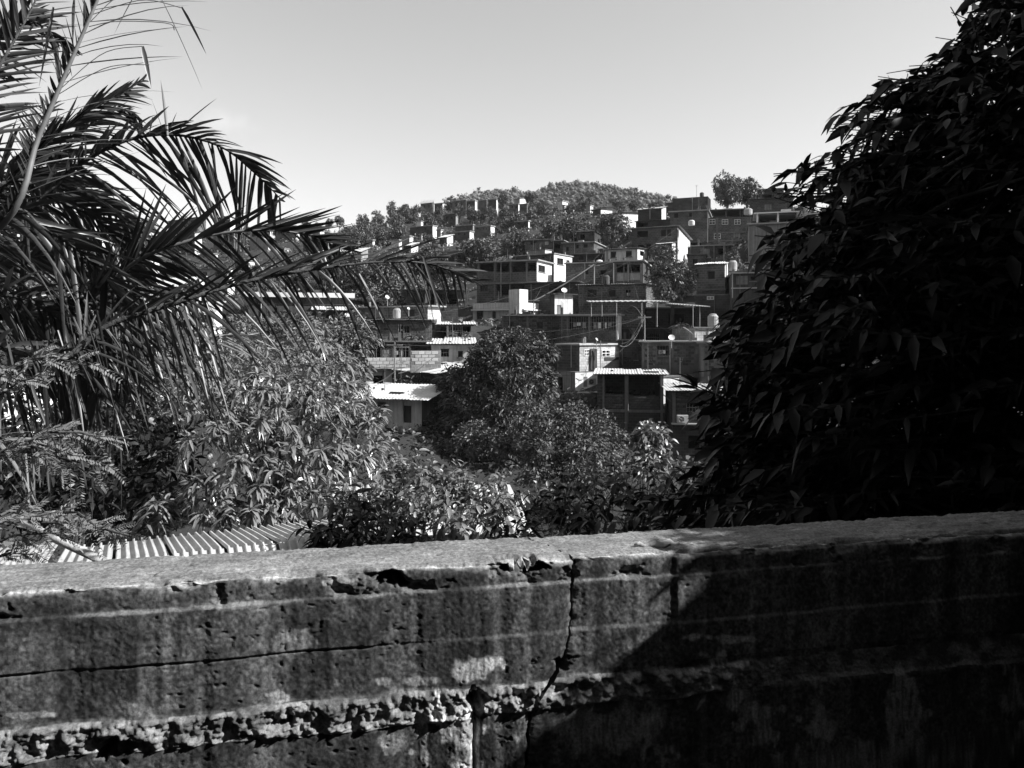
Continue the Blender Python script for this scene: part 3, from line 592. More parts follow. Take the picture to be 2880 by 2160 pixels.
house('big brick house with two open upper bays, brick parapets and a tin roof', 51, 1680, 1866, 1866, 1054, 1235, 8, 'brick_dark', None, SH(.12, 'roof_zinc', .3), D=4.6,
      W=[('F', 1702, 1056, 1757, 1108, 'open'), ('F', 1768, 1056, 1855, 1114, 'open')], cols=[('F', 1761, 1054, 1230, 8), ('F', 1861, 1054, 1230, 7), ('F', 1697, 1054, 1150, 5)], slabs=[('F', 1153, 8, .06)], bricks=[('F', 1703, 1110, 1756, 1151, .28, .15), ('F', 1768, 1116, 1856, 1152, .28, .15)])
house('white sunlit boarded wall behind the tin-roofed brick house', 54, 1840, 1866, 1950, 1060, 1110, 64, 'plaster_dark', 'plaster_white', SL('concrete', .08, .1))
house('low brick house with a pale ledge and a wall air conditioner by the dark tree', 48, 1892, 2030, 2030, 1100, 1296, 6, 'brick_dark', None, SH(.12, 'roof_zinc', .45), D=5, W=[('F', 1930, 1135, 1966, 1158, 'bars'), ('F', 1936, 1225, 1966, 1262, 'open')], cols=[('F', 1896, 1104, 1190, 8)], slabs=[('F', 1191, 4, .25, 'concrete_pale')], bricks=[('F', 1902, 1106, 1968, 1188, .28, .15)])
# --- right edge
house('brick house with one square window and a sunlit edge below the water tank', 66, 1959, 2039, 2047, 742, 830, 24, 'brick', 'plaster_white', SH(.25, 'roof_zinc', .2), W=[('F', 1990, 762, 2011, 785, 'win'), ('F', 1989, 833, 2008, 842, 'wwin')], slabs=[('F', 812, 3, .08)], found=5)
house('brick terrace house with a large closed opening beside the thin post', 62, 2058, 2160, 2160, 768, 840, 12, 'plaster_dark', None, SL('concrete_pale', .08, .2), D=6, W=[('F', 2070, 776, 2103, 800, 'panel'), ('F', 2110, 776, 2125, 790, 'win')], cols=[('F', 2060, 760, 838, 3, 'concrete_pale')], slabs=[('F', 808, 3, .1, 'concrete_pale')])
house('dark house under the tank house with a tiny white-barred window', 65, 1955, 2060, 2060, 830, 900, 14, 'brick_dark', None, SL('concrete', .1, .1), D=5, W=[('F', 1988, 833, 2008, 843, 'wwin')])
# --- left cluster
house('long low house with a bright tin roof edge and two dark windows behind the palm', 62, 700, 985, 985, 838, 935, -13, 'plaster_dark', None, ('slab', .36, .35, 'roof_white'), D=7, W=[('F', 752, 876, 776, 905, 'win'), ('F', 788, 874, 818, 903, 'win')], slabs=[('F', 856, 2, .05)])
house('brick house with a rooftop barrel and two thin roof edges, sunlit at its right end', 58, 964, 1203, 1240, 862, 905, 30, 'brick', 'block_white', SL('roof_dull', .1, .3), W=[('F', 1022, 868, 1080, 893, 'panel'), ('F', 1148, 870, 1166, 892, 'win')], cols=[('F', 1012, 862, 900, 3), ('F', 1180, 862, 900, 4)])
house('dark open-sided upper house with one pale sunlit pillar left of the white tower', 66, 1143, 1288, 1288, 818, 862, 10, 'brick_dark', None, ('sheet', .5, -.4, 'roof_dull'), D=6, W=[('F', 1158, 826, 1192, 852, 'win'), ('F', 1205, 826, 1245, 856, 'open'), ('F', 1252, 828, 1284, 856, 'open')], cols=[('F', 1199, 820, 852, 6, 'plaster_white')])
house('shed with a pale tilted awning between the long tin roof and the barrel house', 60, 890, 966, 966, 872, 925, 12, 'plaster_dark', None, SH(.6, 'roof_zinc', .4), D=4, W=[('F', 900, 884, 936, 905, 'open')])
house('brick house with laundry and plants above the walled terrace', 55, 1020, 1215, 1215, 902, 962, 8, 'brick', None, SH(-.3, 'roof_zinc', .3), D=5, W=[('F', 1117, 918, 1152, 936, 'cloth')], cols=[('F', 1060, 902, 960, 4), ('F', 1098, 902, 960, 4)], bricks=[('F', 1024, 905, 1057, 958, .36, .2), ('F', 1064, 905, 1094, 958, .36, .2), ('F', 1172, 905, 1212, 958, .36, .2)])
house('short white sunlit wall end at the left of the laundry house', 54.6, 985, 1020, 1020, 903, 962, -35, 'block_white', None, PA, D=3)
house('dark open ground floor behind the terrace wall with a pale door', 53.5, 1008, 1212, 1212, 962, 1020, 6, 'plaster_dark', None, SL('concrete', .1, .15), D=4, W=[('F', 1012, 966, 1024, 998, 'bars'), ('F', 1040, 966, 1070, 1010, 'open'), ('F', 1074, 978, 1101, 1016, 'door'), ('F', 1106, 966, 1150, 1012, 'cloth'), ('F', 1156, 966, 1205, 1000, 'open')], cols=[('F', 1031, 964, 1018, 5, 'concrete_pale')])
house('pale block terrace wall stepping up at its right end', 50, 1027, 1155, 1155, 1005, 1034, -16, 'block_grey', None, PA, D=.25, name='terrace_wall', cat='wall', found=.05, bricks=[('F', 1029, 1007, 1153, 1034, .42, .21)], bm_piece='block_piece')
house('taller right half of the pale block terrace wall', 49.4, 1155, 1240, 1240, 986, 1034, -16, 'block_grey', None, PA, D=.25, name='terrace_wall', cat='wall', found=.3, bricks=[('F', 1157, 988, 1238, 1034, .42, .21)], bm_piece='block_piece')
house('white sunlit ground floor with a wide dark opening under the terrace wall', 50.2, 1027, 1102, 1102, 1036, 1092, -18, 'plaster_white', None, SL('concrete', .12, .12), D=4, W=[('F', 1050, 1056, 1077, 1079, 'open')])
house('dark recess house left of the white ground floor', 51.5, 985, 1027, 1027, 1034, 1092, 10, 'brick_dark', None, SL('concrete_pale', .14, .15), D=4, W=[('F', 990, 1042, 1018, 1088, 'open')])
house('low house with weathered tin sheets beside the white ground floor', 47.5, 1112, 1236, 1330, 1050, 1085, 58, 'brick_dark', 'brick_dark', ('sheet', .3, .4, 'roof_zinc'), D=6)
house('low house with a wide bright tin roof and a grilled door above the mango tree', 43, 1010, 1186, 1232, 1118, 1190, 22, 'plaster_pale', 'plaster_dark', ('sheet', .7, .38, 'roof_zinc'), D=5, W=[('F', 1134, 1140, 1157, 1190, 'ddoor'), ('F', 1062, 1130, 1086, 1146, 'bars')])
house('pale plastered house with one small window left of the round tree', 52.5, 1213, 1324, 1324, 968, 1030, 8, 'plaster_pale', None, ('sheet', .35, .35, 'roof_zinc'), D=5, W=[('F', 1240, 981, 1263, 1003, 'bars'), ('F', 1288, 987, 1302, 1005, 'win')])
house('balcony house with potted plants under a tin awning left of the round tree', 58, 1210, 1325, 1325, 914, 965, 10, 'plaster_dark', None, ('sheet', .3, .2, 'roof_zinc'), D=4, W=[('F', 1222, 920, 1255, 958, 'open'), ('F', 1266, 920, 1296, 940, 'bars'), ('F', 1302, 918, 1345, 940, 'open')], cols=[('F', 1259, 916, 960, 5, 'concrete_pale')])
house('small pale shed low at the left edge under the palm', 30, -60, 118, 118, 1215, 1290, 12, 'plaster_dark', None, ('sheet', .4, 1.3, 'roof_white'), D=4, name='garden_shed', cat='shed')
house('low house with a grey tin roof half hidden by the palm at left', 38, 40, 140, 140, 1150, 1230, 10, 'brick_dark', None, ('sheet', .4, 1.0, 'roof_zinc'), D=4)
# --- behind the palm, mid distance
house('pale block of flats seen through the palm leaflets', 120, 520, 640, 660, 755, 830, 25, 'block_grey', 'plaster_white', SL('concrete', .12, .2), W=[('F', 535, 765, 548, 777, 'win'), ('F', 570, 765, 583, 777, 'win'), ('F', 605, 765, 618, 777, 'win'), ('F', 535, 795, 548, 808, 'win'), ('F', 570, 795, 583, 808, 'win'), ('F', 605, 795, 618, 808, 'win')])
house('low white-roofed house seen through the palm leaflets', 100, 430, 560, 575, 800, 850, 22, 'plaster_pale', 'plaster_white', SH(.8, 'roof_white', .3), W=[('F', 450, 815, 466, 832, 'win'), ('F', 500, 815, 516, 832, 'win')])
house('grey house with a sunlit end left of the flats behind the palm', 105, 330, 430, 445, 850, 910, 22, 'plaster_grey', 'plaster_white', SH(.8, 'roof_zinc', .3), W=[('F', 350, 865, 366, 882, 'win'), ('F', 395, 865, 411, 882, 'win')])
house('white house corner behind the drooping palm frond', 70, 520, 600, 625, 880, 960, 25, 'plaster_grey', 'plaster_white', SH(.8, 'roof_zinc', .3), W=[('F', 545, 900, 565, 925, 'win')])
# --- far slope, small houses (x left, corner, right, top, bottom, depth)
FAR = [
 (1183, 1215, 1220, 569, 600, 200, 'brick', 'brick', 'far open-roofed brick house highest on the left ridge, sheet roof', 'sheet'),
 (1222, 1245, 1249, 572, 590, 205, 'brick_dark', 'plaster_white', 'tiny far house with a white corner right of the open-roofed house', 'slab'),
 (1272, 1310, 1312, 563, 598, 195, 'brick', 'brick', 'far square brick house under the feathery ridge tree', 'slab'),
 (1312, 1336, 1342, 565, 590, 195, 'brick_dark', 'plaster_pale', 'far dark house with a lit sliver beside the ridge mast', 'slab'),
 (1345, 1368, 1370, 563, 590, 200, 'brick', 'brick', 'far plain brick house in the ridge row before the dark round tree', 'slab'),
 (1373, 1396, 1401, 561, 592, 180, 'brick_dark', 'plaster_pale', 'far two-storey house left of the dark round ridge tree', 'slab'),
 (1446, 1462, 1480, 558, 575, 190, 'plaster_grey', 'plaster_white', 'far gabled white house right of the dark round ridge tree', 'sheet'),
 (1432, 1458, 1461, 574, 596, 182, 'brick', 'plaster_white', 'far brick house with a white end below the gabled white house', 'slab'),
 (1462, 1482, 1484, 574, 590, 180, 'brick_pale', 'brick_pale', 'far small brick cube below the gabled white house', 'slab'),
 (1571, 1582, 1597, 565, 578, 185, 'plaster_pale', 'plaster_white', 'far white house alone at the foot of the wooded hill', 'slab'),
 (1582, 1588, 1597, 578, 592, 178, 'plaster_grey', 'plaster_white', 'far white wall just below the lone white house', 'slab'),
 (1667, 1690, 1722, 588, 602, 150, 'brick_dark', 'plaster_pale', 'far low house with a long pale side left of the gable house', 'sheet'),
 (1648, 1660, 1668, 578, 588, 165, 'plaster_grey', 'plaster_white', 'far little pale hut above the long pale side house', 'slab'),
 (1152, 1217, 1229, 635, 655, 160, 'brick_dark', 'plaster_white', 'far dark house with a bright square end in mid slope, leftmost of its row', 'slab'),
 (1172, 1184, 1190, 623, 637, 165, 'plaster_pale', 'plaster_white', 'far small white box on the leftmost mid-slope roof', 'slab'),
 (1247, 1282, 1288, 600, 634, 185, 'brick_dark', 'plaster_grey', 'far dark tall house in the trees under the ridge row', 'slab'),
 (1299, 1330, 1333, 623, 637, 175, 'block_grey', 'block_grey', 'far flat pale-topped house above the three-window cube', 'slab'),
 (1281, 1330, 1334, 633, 652, 165, 'brick_dark', 'plaster_grey', 'far dark long house left of the three-window cube', 'slab'),
 (1336, 1380, 1391, 636, 664, 150, 'brick_pale', 'plaster_white', 'far grey cube house with three tiny windows and a bright white end', 'win3'),
 (1278, 1321, 1332, 651, 670, 148, 'brick', 'plaster_white', 'far brick house with a bright pointed end below the three-window cube', 'slab'),
 (1236, 1257, 1274, 667, 682, 140, 'brick_dark', 'plaster_white', 'far shed with a glaring white gable low in mid slope', 'sheet'),
 (1228, 1240, 1246, 647, 660, 155, 'plaster_grey', 'plaster_white', 'far pale scrap of a house right of the bright square end', 'slab'),
 (1128, 1152, 1162, 665, 680, 145, 'plaster_grey', 'plaster_white', 'far white twin-walled hut among the bushes left of mid slope', 'slab'),
 (1032, 1048, 1054, 676, 690, 140, 'plaster_grey', 'plaster_white', 'far little bright house nearest the palm tip', 'slab'),
 (1100, 1122, 1130, 676, 692, 138, 'plaster_pale', 'plaster_white', 'far pale low house left of the twin-walled hut', 'slab'),
 (1134, 1156, 1176, 690, 706, 130, 'brick_dark', 'plaster_white', 'far dark house with a slanting white end just above the palm tip', 'sheet'),
 (1449, 1486, 1490, 622, 640, 135, 'brick_dark', 'plaster_white', 'far dark hut with a lit sliver amid the trees right of the cube', 'slab'),
 (1527, 1556, 1558, 607, 618, 140, 'block_grey', 'block_grey', 'far grey block in the treetops above the small brick house', 'slab'),
 (1180, 1186, 1192, 660, 670, 158, 'plaster_grey', 'plaster_white', 'far tiny white wall in the bushes below the bright square end', 'slab'),
 (880, 900, 912, 650, 664, 200, 'plaster_grey', 'plaster_white', 'far white hut on the left ridge slope beyond the palm blades', 'slab'),
 (740, 762, 770, 690, 704, 170, 'plaster_grey', 'plaster_white', 'far bright house behind the middle palm frond, left one', 'slab'),
 (780, 800, 812, 700, 716, 165, 'plaster_pale', 'plaster_white', 'far bright house behind the middle palm frond, right one', 'slab'),
 (660, 700, 716, 735, 752, 140, 'brick_pale', 'plaster_white', 'far low house with pale end under the middle palm frond', 'slab'),
 (350, 372, 385, 690, 708, 200, 'plaster_pale', 'plaster_white', 'far glaring white hut framed by the left palm fronds', 'slab'),
 (560, 600, 612, 715, 735, 150, 'block_grey', 'plaster_white', 'far grey house over the flats behind the palm', 'slab'),
]
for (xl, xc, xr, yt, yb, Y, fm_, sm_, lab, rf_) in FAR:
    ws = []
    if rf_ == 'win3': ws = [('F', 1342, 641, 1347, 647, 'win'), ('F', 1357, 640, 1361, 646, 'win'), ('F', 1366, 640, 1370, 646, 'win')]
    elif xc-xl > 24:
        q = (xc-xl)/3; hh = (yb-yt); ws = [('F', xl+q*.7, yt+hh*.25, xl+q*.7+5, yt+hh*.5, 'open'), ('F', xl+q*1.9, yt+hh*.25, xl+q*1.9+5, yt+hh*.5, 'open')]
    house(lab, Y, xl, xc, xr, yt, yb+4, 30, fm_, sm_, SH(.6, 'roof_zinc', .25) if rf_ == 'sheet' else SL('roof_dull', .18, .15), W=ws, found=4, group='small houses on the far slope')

# small far houses nothing tells apart, scattered over the left slope
rq = random.Random(91); nq = 0; tq = 0
while nq < 46 and tq < 4000:
    tq += 1
    px = rq.uniform(40, 1560); Y = rq.uniform(105, 205); f_ = (Y-95)/115.0
    py = (1-f_)*770+f_*(640 if px < 1100 else 615)+rq.uniform(-16, 20)
    if px > 1330 and py > 660: continue
    if px > 940 and py-hh < 648: continue
    w = rq.uniform(3.5, 7.5)/Y*F; hh = rq.uniform(2.3, 4.4)/Y*F; e_ = rq.uniform(.12, .45)*w
    if any(x0 < px+e_+4 and x1 > px-w-4 and y0 < py and y1 > py-hh for (x0, x1, y0, y1, Yh) in FACADES): continue
    ws = [('F', px-w+w*q/3+w*.1, py-hh*.75, px-w+w*q/3+w*.1+.9/Y*F, py-hh*.4, 'open') for q in range(3) if rq.random() < .7]
    house('tiny far house with a pale sunlit end among the trees of the left slope', Y, px-w, px, px+e_, py-hh, py+5, rq.uniform(22, 42), rq.choice(['brick', 'brick_dark', 'brick_pale', 'plaster_grey', 'plaster_dark']), rq.choice(['plaster_white', 'plaster_pale', 'brick_pale', 'plaster_white', 'plaster_grey']), SH(rq.uniform(-.5, .8), rq.choice(['roof_zinc', 'roof_dull']), .3) if rq.random() < .5 else SL('roof_dull', .15, rq.uniform(.1, .4)), W=ws, found=4, group='tiny far houses of the left slope'); nq += 1  # sunlit ends drawn from paler materials than the shaded fronts
# ---------------------------------------------------------------- ground
def cp(px, py, Y): p = at(px, py, Y); CTRL.append((p.x, p.y, p.z))
for X in (-40, -25, -14, -7, -2, 3, 8, 16, 30, 45):
    CTRL.append((X, 3.4, -3.0)); CTRL.append((X, 9, -6.0)); CTRL.append((X, 16, -8.2)); CTRL.append((X, 26, -9.5))
for X in (-60, -40, -25, -12, 0, 12, 25, 40): CTRL.append((X, 38, -9.0))
for px, py, Y in [(1500, 1330, 42), (1300, 1330, 40), (1650, 1300, 44), (1850, 1330, 44), (2100, 1330, 44), (900, 1250, 45), (600, 1200, 45), (300, 1200, 45), (0, 1200, 45), (2500, 1250, 45), (2880, 1200, 45),
                  (0, 980, 90), (300, 960, 90), (600, 960, 80), (0, 800, 170), (300, 790, 150), (600, 780, 140), (850, 780, 110), (1000, 770, 110), (1150, 720, 120), (1250, 690, 130),
                  (0, 715, 260), (250, 705, 255), (500, 690, 245), (700, 668, 235), (850, 655, 225), (950, 648, 215), (1060, 640, 205), (1150, 618, 205), (1250, 604, 205), (1350, 598, 205), (1450, 598, 200), (1560, 598, 190), (1680, 606, 165), (1800, 606, 135), (1900, 600, 124), (2000, 588, 122), (2150, 580, 130), (2400, 570, 135), (2880, 560, 140), (2400, 700, 95), (2880, 700, 95), (2500, 900, 65), (2880, 900, 65),
                  (0, 760, 420), (500, 745, 420), (900, 725, 420), (1300, 690, 420), (1600, 690, 380), (1900, 660, 330), (2300, 640, 330), (2880, 640, 330)]: cp(px, py, Y)
for X in (-900, -400, 0, 400, 900): CTRL.append((X, 900, 20)); CTRL.append((X, 2500, 10)); CTRL.append((X, 5000, 0))
CT = np.array(CTRL)
def zg(x, y):
    x = np.asarray(x, float); y = np.asarray(y, float); sh = x.shape; x = x.ravel(); y = y.ravel(); out = np.zeros(len(x))
    for i in range(0, len(x), 4000):
        dx = x[i:i+4000, None]-CT[None, :, 0]; dy = y[i:i+4000, None]-CT[None, :, 1]
        d2 = dx*dx+dy*dy; e = 2.0+.0004*(y[i:i+4000, None])**2
        w = 1/(d2+e)**1.7; out[i:i+4000] = (w*CT[None, :, 2]).sum(1)/w.sum(1)
    return out.reshape(sh)
ys = np.concatenate([np.linspace(2.7, 40, 40), np.linspace(41.5, 140, 80), np.linspace(144, 300, 45), np.geomspace(310, 5000, 20)])
xs = np.concatenate([-np.geomspace(5000, 160, 14), np.linspace(-150, 150, 130), np.geomspace(160, 5000, 14)])
gx, gy = np.meshgrid(xs, ys); gz = zg(gx, gy)+.35*(fbm(gx*.3, gy*.3, 3, 5)-.5)*np.minimum(1, gy/30)
nr, nc = gx.shape; idx = np.arange(nr*nc).reshape(nr, nc)
Q = np.stack([idx[:-1, :-1], idx[:-1, 1:], idx[1:, 1:], idx[1:, :-1]], -1).reshape(-1, 4)
o = mesh_np('hillside_ground', np.stack([gx, gy, gz], -1), Q, M['soil'], smooth=True); tag(o, 'steep earthen hillside under the houses and trees', 'ground', kind='structure')
t = MB(); t.box(-9, 12, -9, 2.0, -2.2, -1.62); o = t.build('terrace_path', M['path']); tag(o, 'flat concrete path on the near side of the wall', 'path', kind='structure')

# unseen slope added behind the camera to keep sky light off the facades
bx_, by_ = np.meshgrid(np.linspace(-320, 320, 60), -np.concatenate([np.linspace(9, 60, 20), np.geomspace(66, 330, 24)]))
bz_ = -1.75+np.clip(-by_-9, 0, 240)*.9+5*(fbm(bx_*.06, by_*.06, 4, 77)-.5)*np.clip((-by_-9)/20, 0, 1)
idx = np.arange(bx_.size).reshape(bx_.shape); Q = np.stack([idx[:-1, :-1], idx[1:, :-1], idx[1:, 1:], idx[:-1, 1:]], -1).reshape(-1, 4)
o = mesh_np('unseen_rear_hill', np.stack([bx_, by_, bz_], -1), Q, M['soil'], smooth=True); tag(o, 'unseen hillside added behind the viewpoint to block sky light', 'hill', kind='structure')

# unseen house added behind the camera to deepen the shade on the wall
rh = empty('unseen_rear_house', (0, -1.7, -1.62)); tag(rh, 'unseen dark house added behind the viewpoint to block sky light', 'house')
q = MB(); panel(q, 'F', -9, 7, -.5, 6.6, [(-2.6, -1.6, 0.02, 2.1), (1.2, 2.6, 1.0, 2.2), (-6, -4.6, 1.0, 2.2)], .2); q.build('wall', M['plaster_dark'], rh, rz=math.pi)
q = MB(); q.box(-7.4, 9.4, -6, 1.9, 6.6, 6.8); q.build('roof', M['concrete'], rh)
q = MB(); q.box(-7.2, -5.0, 0, 3.3, -.5, 6.6); q.build('added_side_wing', M['plaster_dark'], rh)  # wing added to close off sky light from the left
q = MB(); q.box(1.62, 2.58, -.14, -.08, .02, 2.08); q.build('door', M['panel_mid'], rh)

# far wooded hill
prof = np.array([(700, 800), (1000, 760), (1180, 690), (1260, 610), (1300, 572), (1330, 553), (1370, 545), (1410, 542), (1450, 546), (1490, 548), (1520, 545), (1550, 530), (1580, 521), (1620, 522), (1660, 526), (1700, 535), (1740, 541), (1790, 552), (1830, 566), (1870, 585), (1950, 610), (2100, 640)], float)
HD = 520.0
pxs = np.linspace(650, 2150, 150); crest = np.interp(pxs, prof[:, 0], prof[:, 1])
ts = np.linspace(-1, 1, 40)
hx, hz, hy = [], [], []
for t_ in ts:
    Yd = HD+t_*230; fall = 1-abs(t_)**1.5
    X = (pxs-CX)/F*HD*(1+.0*t_); zc = (HY-crest-13-3*np.sin(pxs*.09))/F*HD; z0 = 25.0
    hx.append(X); hy.append(np.full_like(X, Yd)+6*(fbm(X*.02, t_*5+X*0, 3, 2)-.5)); hz.append(z0+(zc-z0)*fall)
hx, hy, hz = map(np.array, (hx, hy, hz)); idx = np.arange(hx.size).reshape(hx.shape)
Q = np.stack([idx[:-1, :-1], idx[:-1, 1:], idx[1:, 1:], idx[1:, :-1]], -1).reshape(-1, 4)
o = mesh_np('far_hill', np.stack([hx, hy, hz], -1), Q, M['soil'], smooth=True); tag(o, 'wooded far hill behind the houses', 'hill', kind='structure')
# its wood, one mass
n = 6000; ii = rng.random(n)*.62; jj = rng.random(n)
r_ = ii*(hx.shape[0]-1)*.85; c_ = jj*(hx.shape[1]-1); r0 = r_.astype(int); c0 = c_.astype(int)
P0 = np.stack([hx[r0, c0], hy[r0, c0], hz[r0, c0]], -1); P0[:, 0] += rng.normal(size=n)*3; P0[:, 1] += rng.normal(size=n)*5
bmi = bmesh.new(); bmesh.ops.create_icosphere(bmi, subdivisions=1, radius=1.0); IV = np.array([v.co[:] for v in bmi.verts]); IF = np.array([[v.index for v in f.verts] for f in bmi.faces]); bmi.free()
sz_ = (.9+1.7*rng.random(n)**2.0); nvi = len(IV)
V1 = (IV[None]*(sz_[:, None, None]*np.array([.8, .8, .7])*(.7+.5*rng.random((n, nvi, 1))))+P0[:, None, :]+np.array([0, 0, .8])).reshape(-1, 3)
Q1 = (IF[None]+(np.arange(n)*nvi)[:, None, None]).reshape(-1, 3)
k = 12; dv = norm(rng.normal(size=(n*k, 3))+np.array([0, -.3, .4])); cl = np.repeat(P0, k, 0)+np.array([0, 0, .8])+dv*np.repeat(sz_, k)[:, None]*.72
V2, Q2 = blades(cl, norm(dv+rng.normal(size=(n*k, 3))*.7), np.repeat(sz_, k)*rng.uniform(.25, .5, n*k), np.repeat(sz_, k)*rng.uniform(.2, .42, n*k), .2, rng.uniform(-2, 2, n*k), (.5, 1, .15))
Q2 = np.concatenate([Q2[:, :3], Q2[:, [0, 2, 3]]])
V, Q = join([(V1, Q1), (V2, Q2)])
o = mesh_np('far_wood', V, Q, M['leaf_hill']); tag(o, 'dense wood covering the far hill', 'wood', kind='stuff')

for h in HOUSES: build_house(h)
# undergrowth on all the slopes, one mass
def scrub(name, n, ylo, yhi, size, hgt, m, label, per=9, xl=.85):
    y = ylo+(yhi-ylo)*rng.random(n)**1.0; x = y*rng.uniform(-xl, xl, n); z = zg(x, y)
    P0 = np.stack([x, y, z], -1); sc = size*(.6+.8*rng.random(n))*(1+y/140)
    PP = np.repeat(P0, per, 0)+rng.normal(size=(n*per, 3))*np.repeat(sc, per)[:, None]*np.array([.8, .8, .0]); PP[:, 2] += rng.random(n*per)*np.repeat(sc, per)*hgt
    D = norm(rng.normal(size=PP.shape)+np.array([.2, -.2, .5])); S_ = np.repeat(sc, per)*rng.uniform(.5, 1.1, n*per)
    V, Q = blades(PP, D, S_, S_*.5, .4, rng.uniform(-1.2, 1.2, n*per), (.45, 1, .1)); o = mesh_np(name, V, Q, M[m]); tag(o, label, 'undergrowth', kind='stuff')
scrub('hillside_scrub', 12000, 40, 260, .30, .9, 'leaf_far', 'low scrub covering the slope between houses and trees', 8)
scrub('valley_undergrowth', 4500, 3.6, 42, .22, 2.2, 'leaf_right', 'dark undergrowth in the hollow below the wall', 10, 1.0)

# ---------------------------------------------------------------- trees: unit crowns shared between alike trees
def crown_np(nclump, per, leaf, seed, lobes=7, droop=.3, wid=.5, spread=.16):
    r = np.random.default_rng(seed)
    lc = norm(r.normal(size=(lobes, 3)))*r.uniform(.25, .55, (lobes, 1)); lc[:, 2] = r.uniform(-.5, .5, lobes); lr = r.uniform(.38, .62, lobes)
    a = r.integers(0, lobes, nclump); d = norm(r.normal(size=(nclump, 3))+np.array([0, 0, .25])); cc = lc[a]+d*(lr[a]*r.uniform(.72, 1.0, nclump))[:, None]
    P = np.repeat(cc, per, 0)+r.normal(size=(nclump*per, 3))*spread*.6
    out = norm(P-np.array([0, 0, -.2])+r.normal(size=P.shape)*.9)
    out[:, 2] -= .1
    V, Q = blades(P, out, r.uniform(.7, 1.3, len(P))*leaf, r.uniform(.7, 1.3, len(P))*leaf*wid, droop, r.uniform(-1.2, 1.2, len(P)), (.35, 1.0, .8, .08))
    return V, Q
def trunk_mesh(name, seed):
    r = random.Random(seed); mb = MB()
    top = Vector((r.uniform(-.1, .1), r.uniform(-.1, .1), .1))
    mb.tube([(0, 0, -1.9), (r.uniform(-.05, .05), 0, -1.2), (r.uniform(-.08, .08), r.uniform(-.05, .05), -.6), top], [.085, .07, .06, .035], 7)
    for k in range(6):
        a = r.uniform(0, 6.28); st = Vector((0, 0, r.uniform(-.75, -.2))); en = Vector((math.cos(a)*.6, math.sin(a)*.6, r.uniform(.1, .55)))
        mb.tube([st, st.lerp(en, .5)+Vector((0, 0, -.06)), en], [.035, .024, .01], 5)
    return mb.mesh(name)
CROWNS = []; TRUNKS = []
for i in range(6):
    V, Q = crown_np(105, 21, .16, 100+i, 6+i % 3, .3, .5, .125)
    o = mesh_np('crown', V, Q, M['leaf_far']); CROWNS.append(o.data); bpy.data.objects.remove(o)
    m_ = trunk_mesh('trunk', 50+i); m_.materials.append(M['bark']); TRUNKS.append(m_)
for i in range(3):     # finer crowns for nearer trees
    V, Q = crown_np(250, 25, .10, 200+i, 8, .35, .48, .085)
    o = mesh_np('crown', V, Q, M['leaf_far']); CROWNS.append(o.data); bpy.data.objects.remove(o)
def tree(px, ytop, ybot, wpx, Y, label, var=None, group=None, name='leafy_tree', cat='tree', ybase=None, m=None):
    zc = (HY-(ytop+ybot)/2)/F*Y; rz = (ybot-ytop)/F*Y/2; rx = wpx/F*Y/2; x = (px-CX)/F*Y
    e = empty(name, (x, Y, zc)); tag(e, label, cat, group)
    v = var if var is not None else random.randrange(6)
    c = link('crown', CROWNS[v], None, e); c.scale = (rx*1.1, rx*1.0, rz*1.18); c.location = (0, 0, -rz*.06); c.rotation_euler = (0, 0, random.uniform(0, 6.28))
    if m: c.material_slots[0].link = 'OBJECT'; c.material_slots[0].material = M[m]
    tr = link('trunk', TRUNKS[v % 6], None, e); tr.scale = (rx, rx, rz*1.0)
    return e
SALIENT = [
 (1720, 602, 702, 112, 91, 'leafy tree between the gable house and the pale cottage', 6),
 (1622, 596, 690, 120, 112, 'dark dense tree left of the leafy tree above the brick houses', 7),
 (1890, 706, 850, 148, 67, 'broad leafy tree with a sunlit right side before the veranda house', 8),
 (1868, 690, 740, 80, 76, 'bushy tree top rising above the broad leafy tree', 6),
 (2046, 472, 580, 108, 112, 'tall crown tree against the sky right of the tower house', 7),
 (2100, 500, 580, 90, 114, 'shorter crown tree touching the tall one against the sky', 8),
 (2064, 686, 752, 60, 74, 'small bush beside the blue water barrel right of the three-window house'.replace('blue ', ''), 3),
 (2108, 735, 775, 44, 70, 'lit shrub just right of the ribbed water tank', 2),
 (1415, 540, 590, 36, 172, 'dark round tree standing up on the far ridge', 4),
 (1492, 544, 575, 36, 175, 'small dark tree on the ridge right of the gabled far house', 1),
 (1268, 556, 590, 46, 200, 'feathery ridge tree between two far brick houses', 2),
 (1350, 672, 780, 156, 96, 'large lit tree left above the arcade house', 6),
 (1450, 632, 712, 100, 118, 'lit tree left of the small brick house', 7),
 (1545, 606, 672, 92, 120, 'tree behind the small brick house', 8),
 (1210, 690, 800, 150, 100, 'spreading tree left of the arcade house', 8),
 (1075, 690, 815, 170, 92, 'broad tree behind the palm tip', 7),
 (960, 705, 820, 150, 95, 'bushy tree above the long tin roof', 6),
 (1030, 838, 862, 140, 66, 'lit scrub between the long tin roof and the barrel house', 6),
]
for (px, a, b, w, Y, lab, v) in SALIENT: tree(px, a, b, w, Y, lab, v)
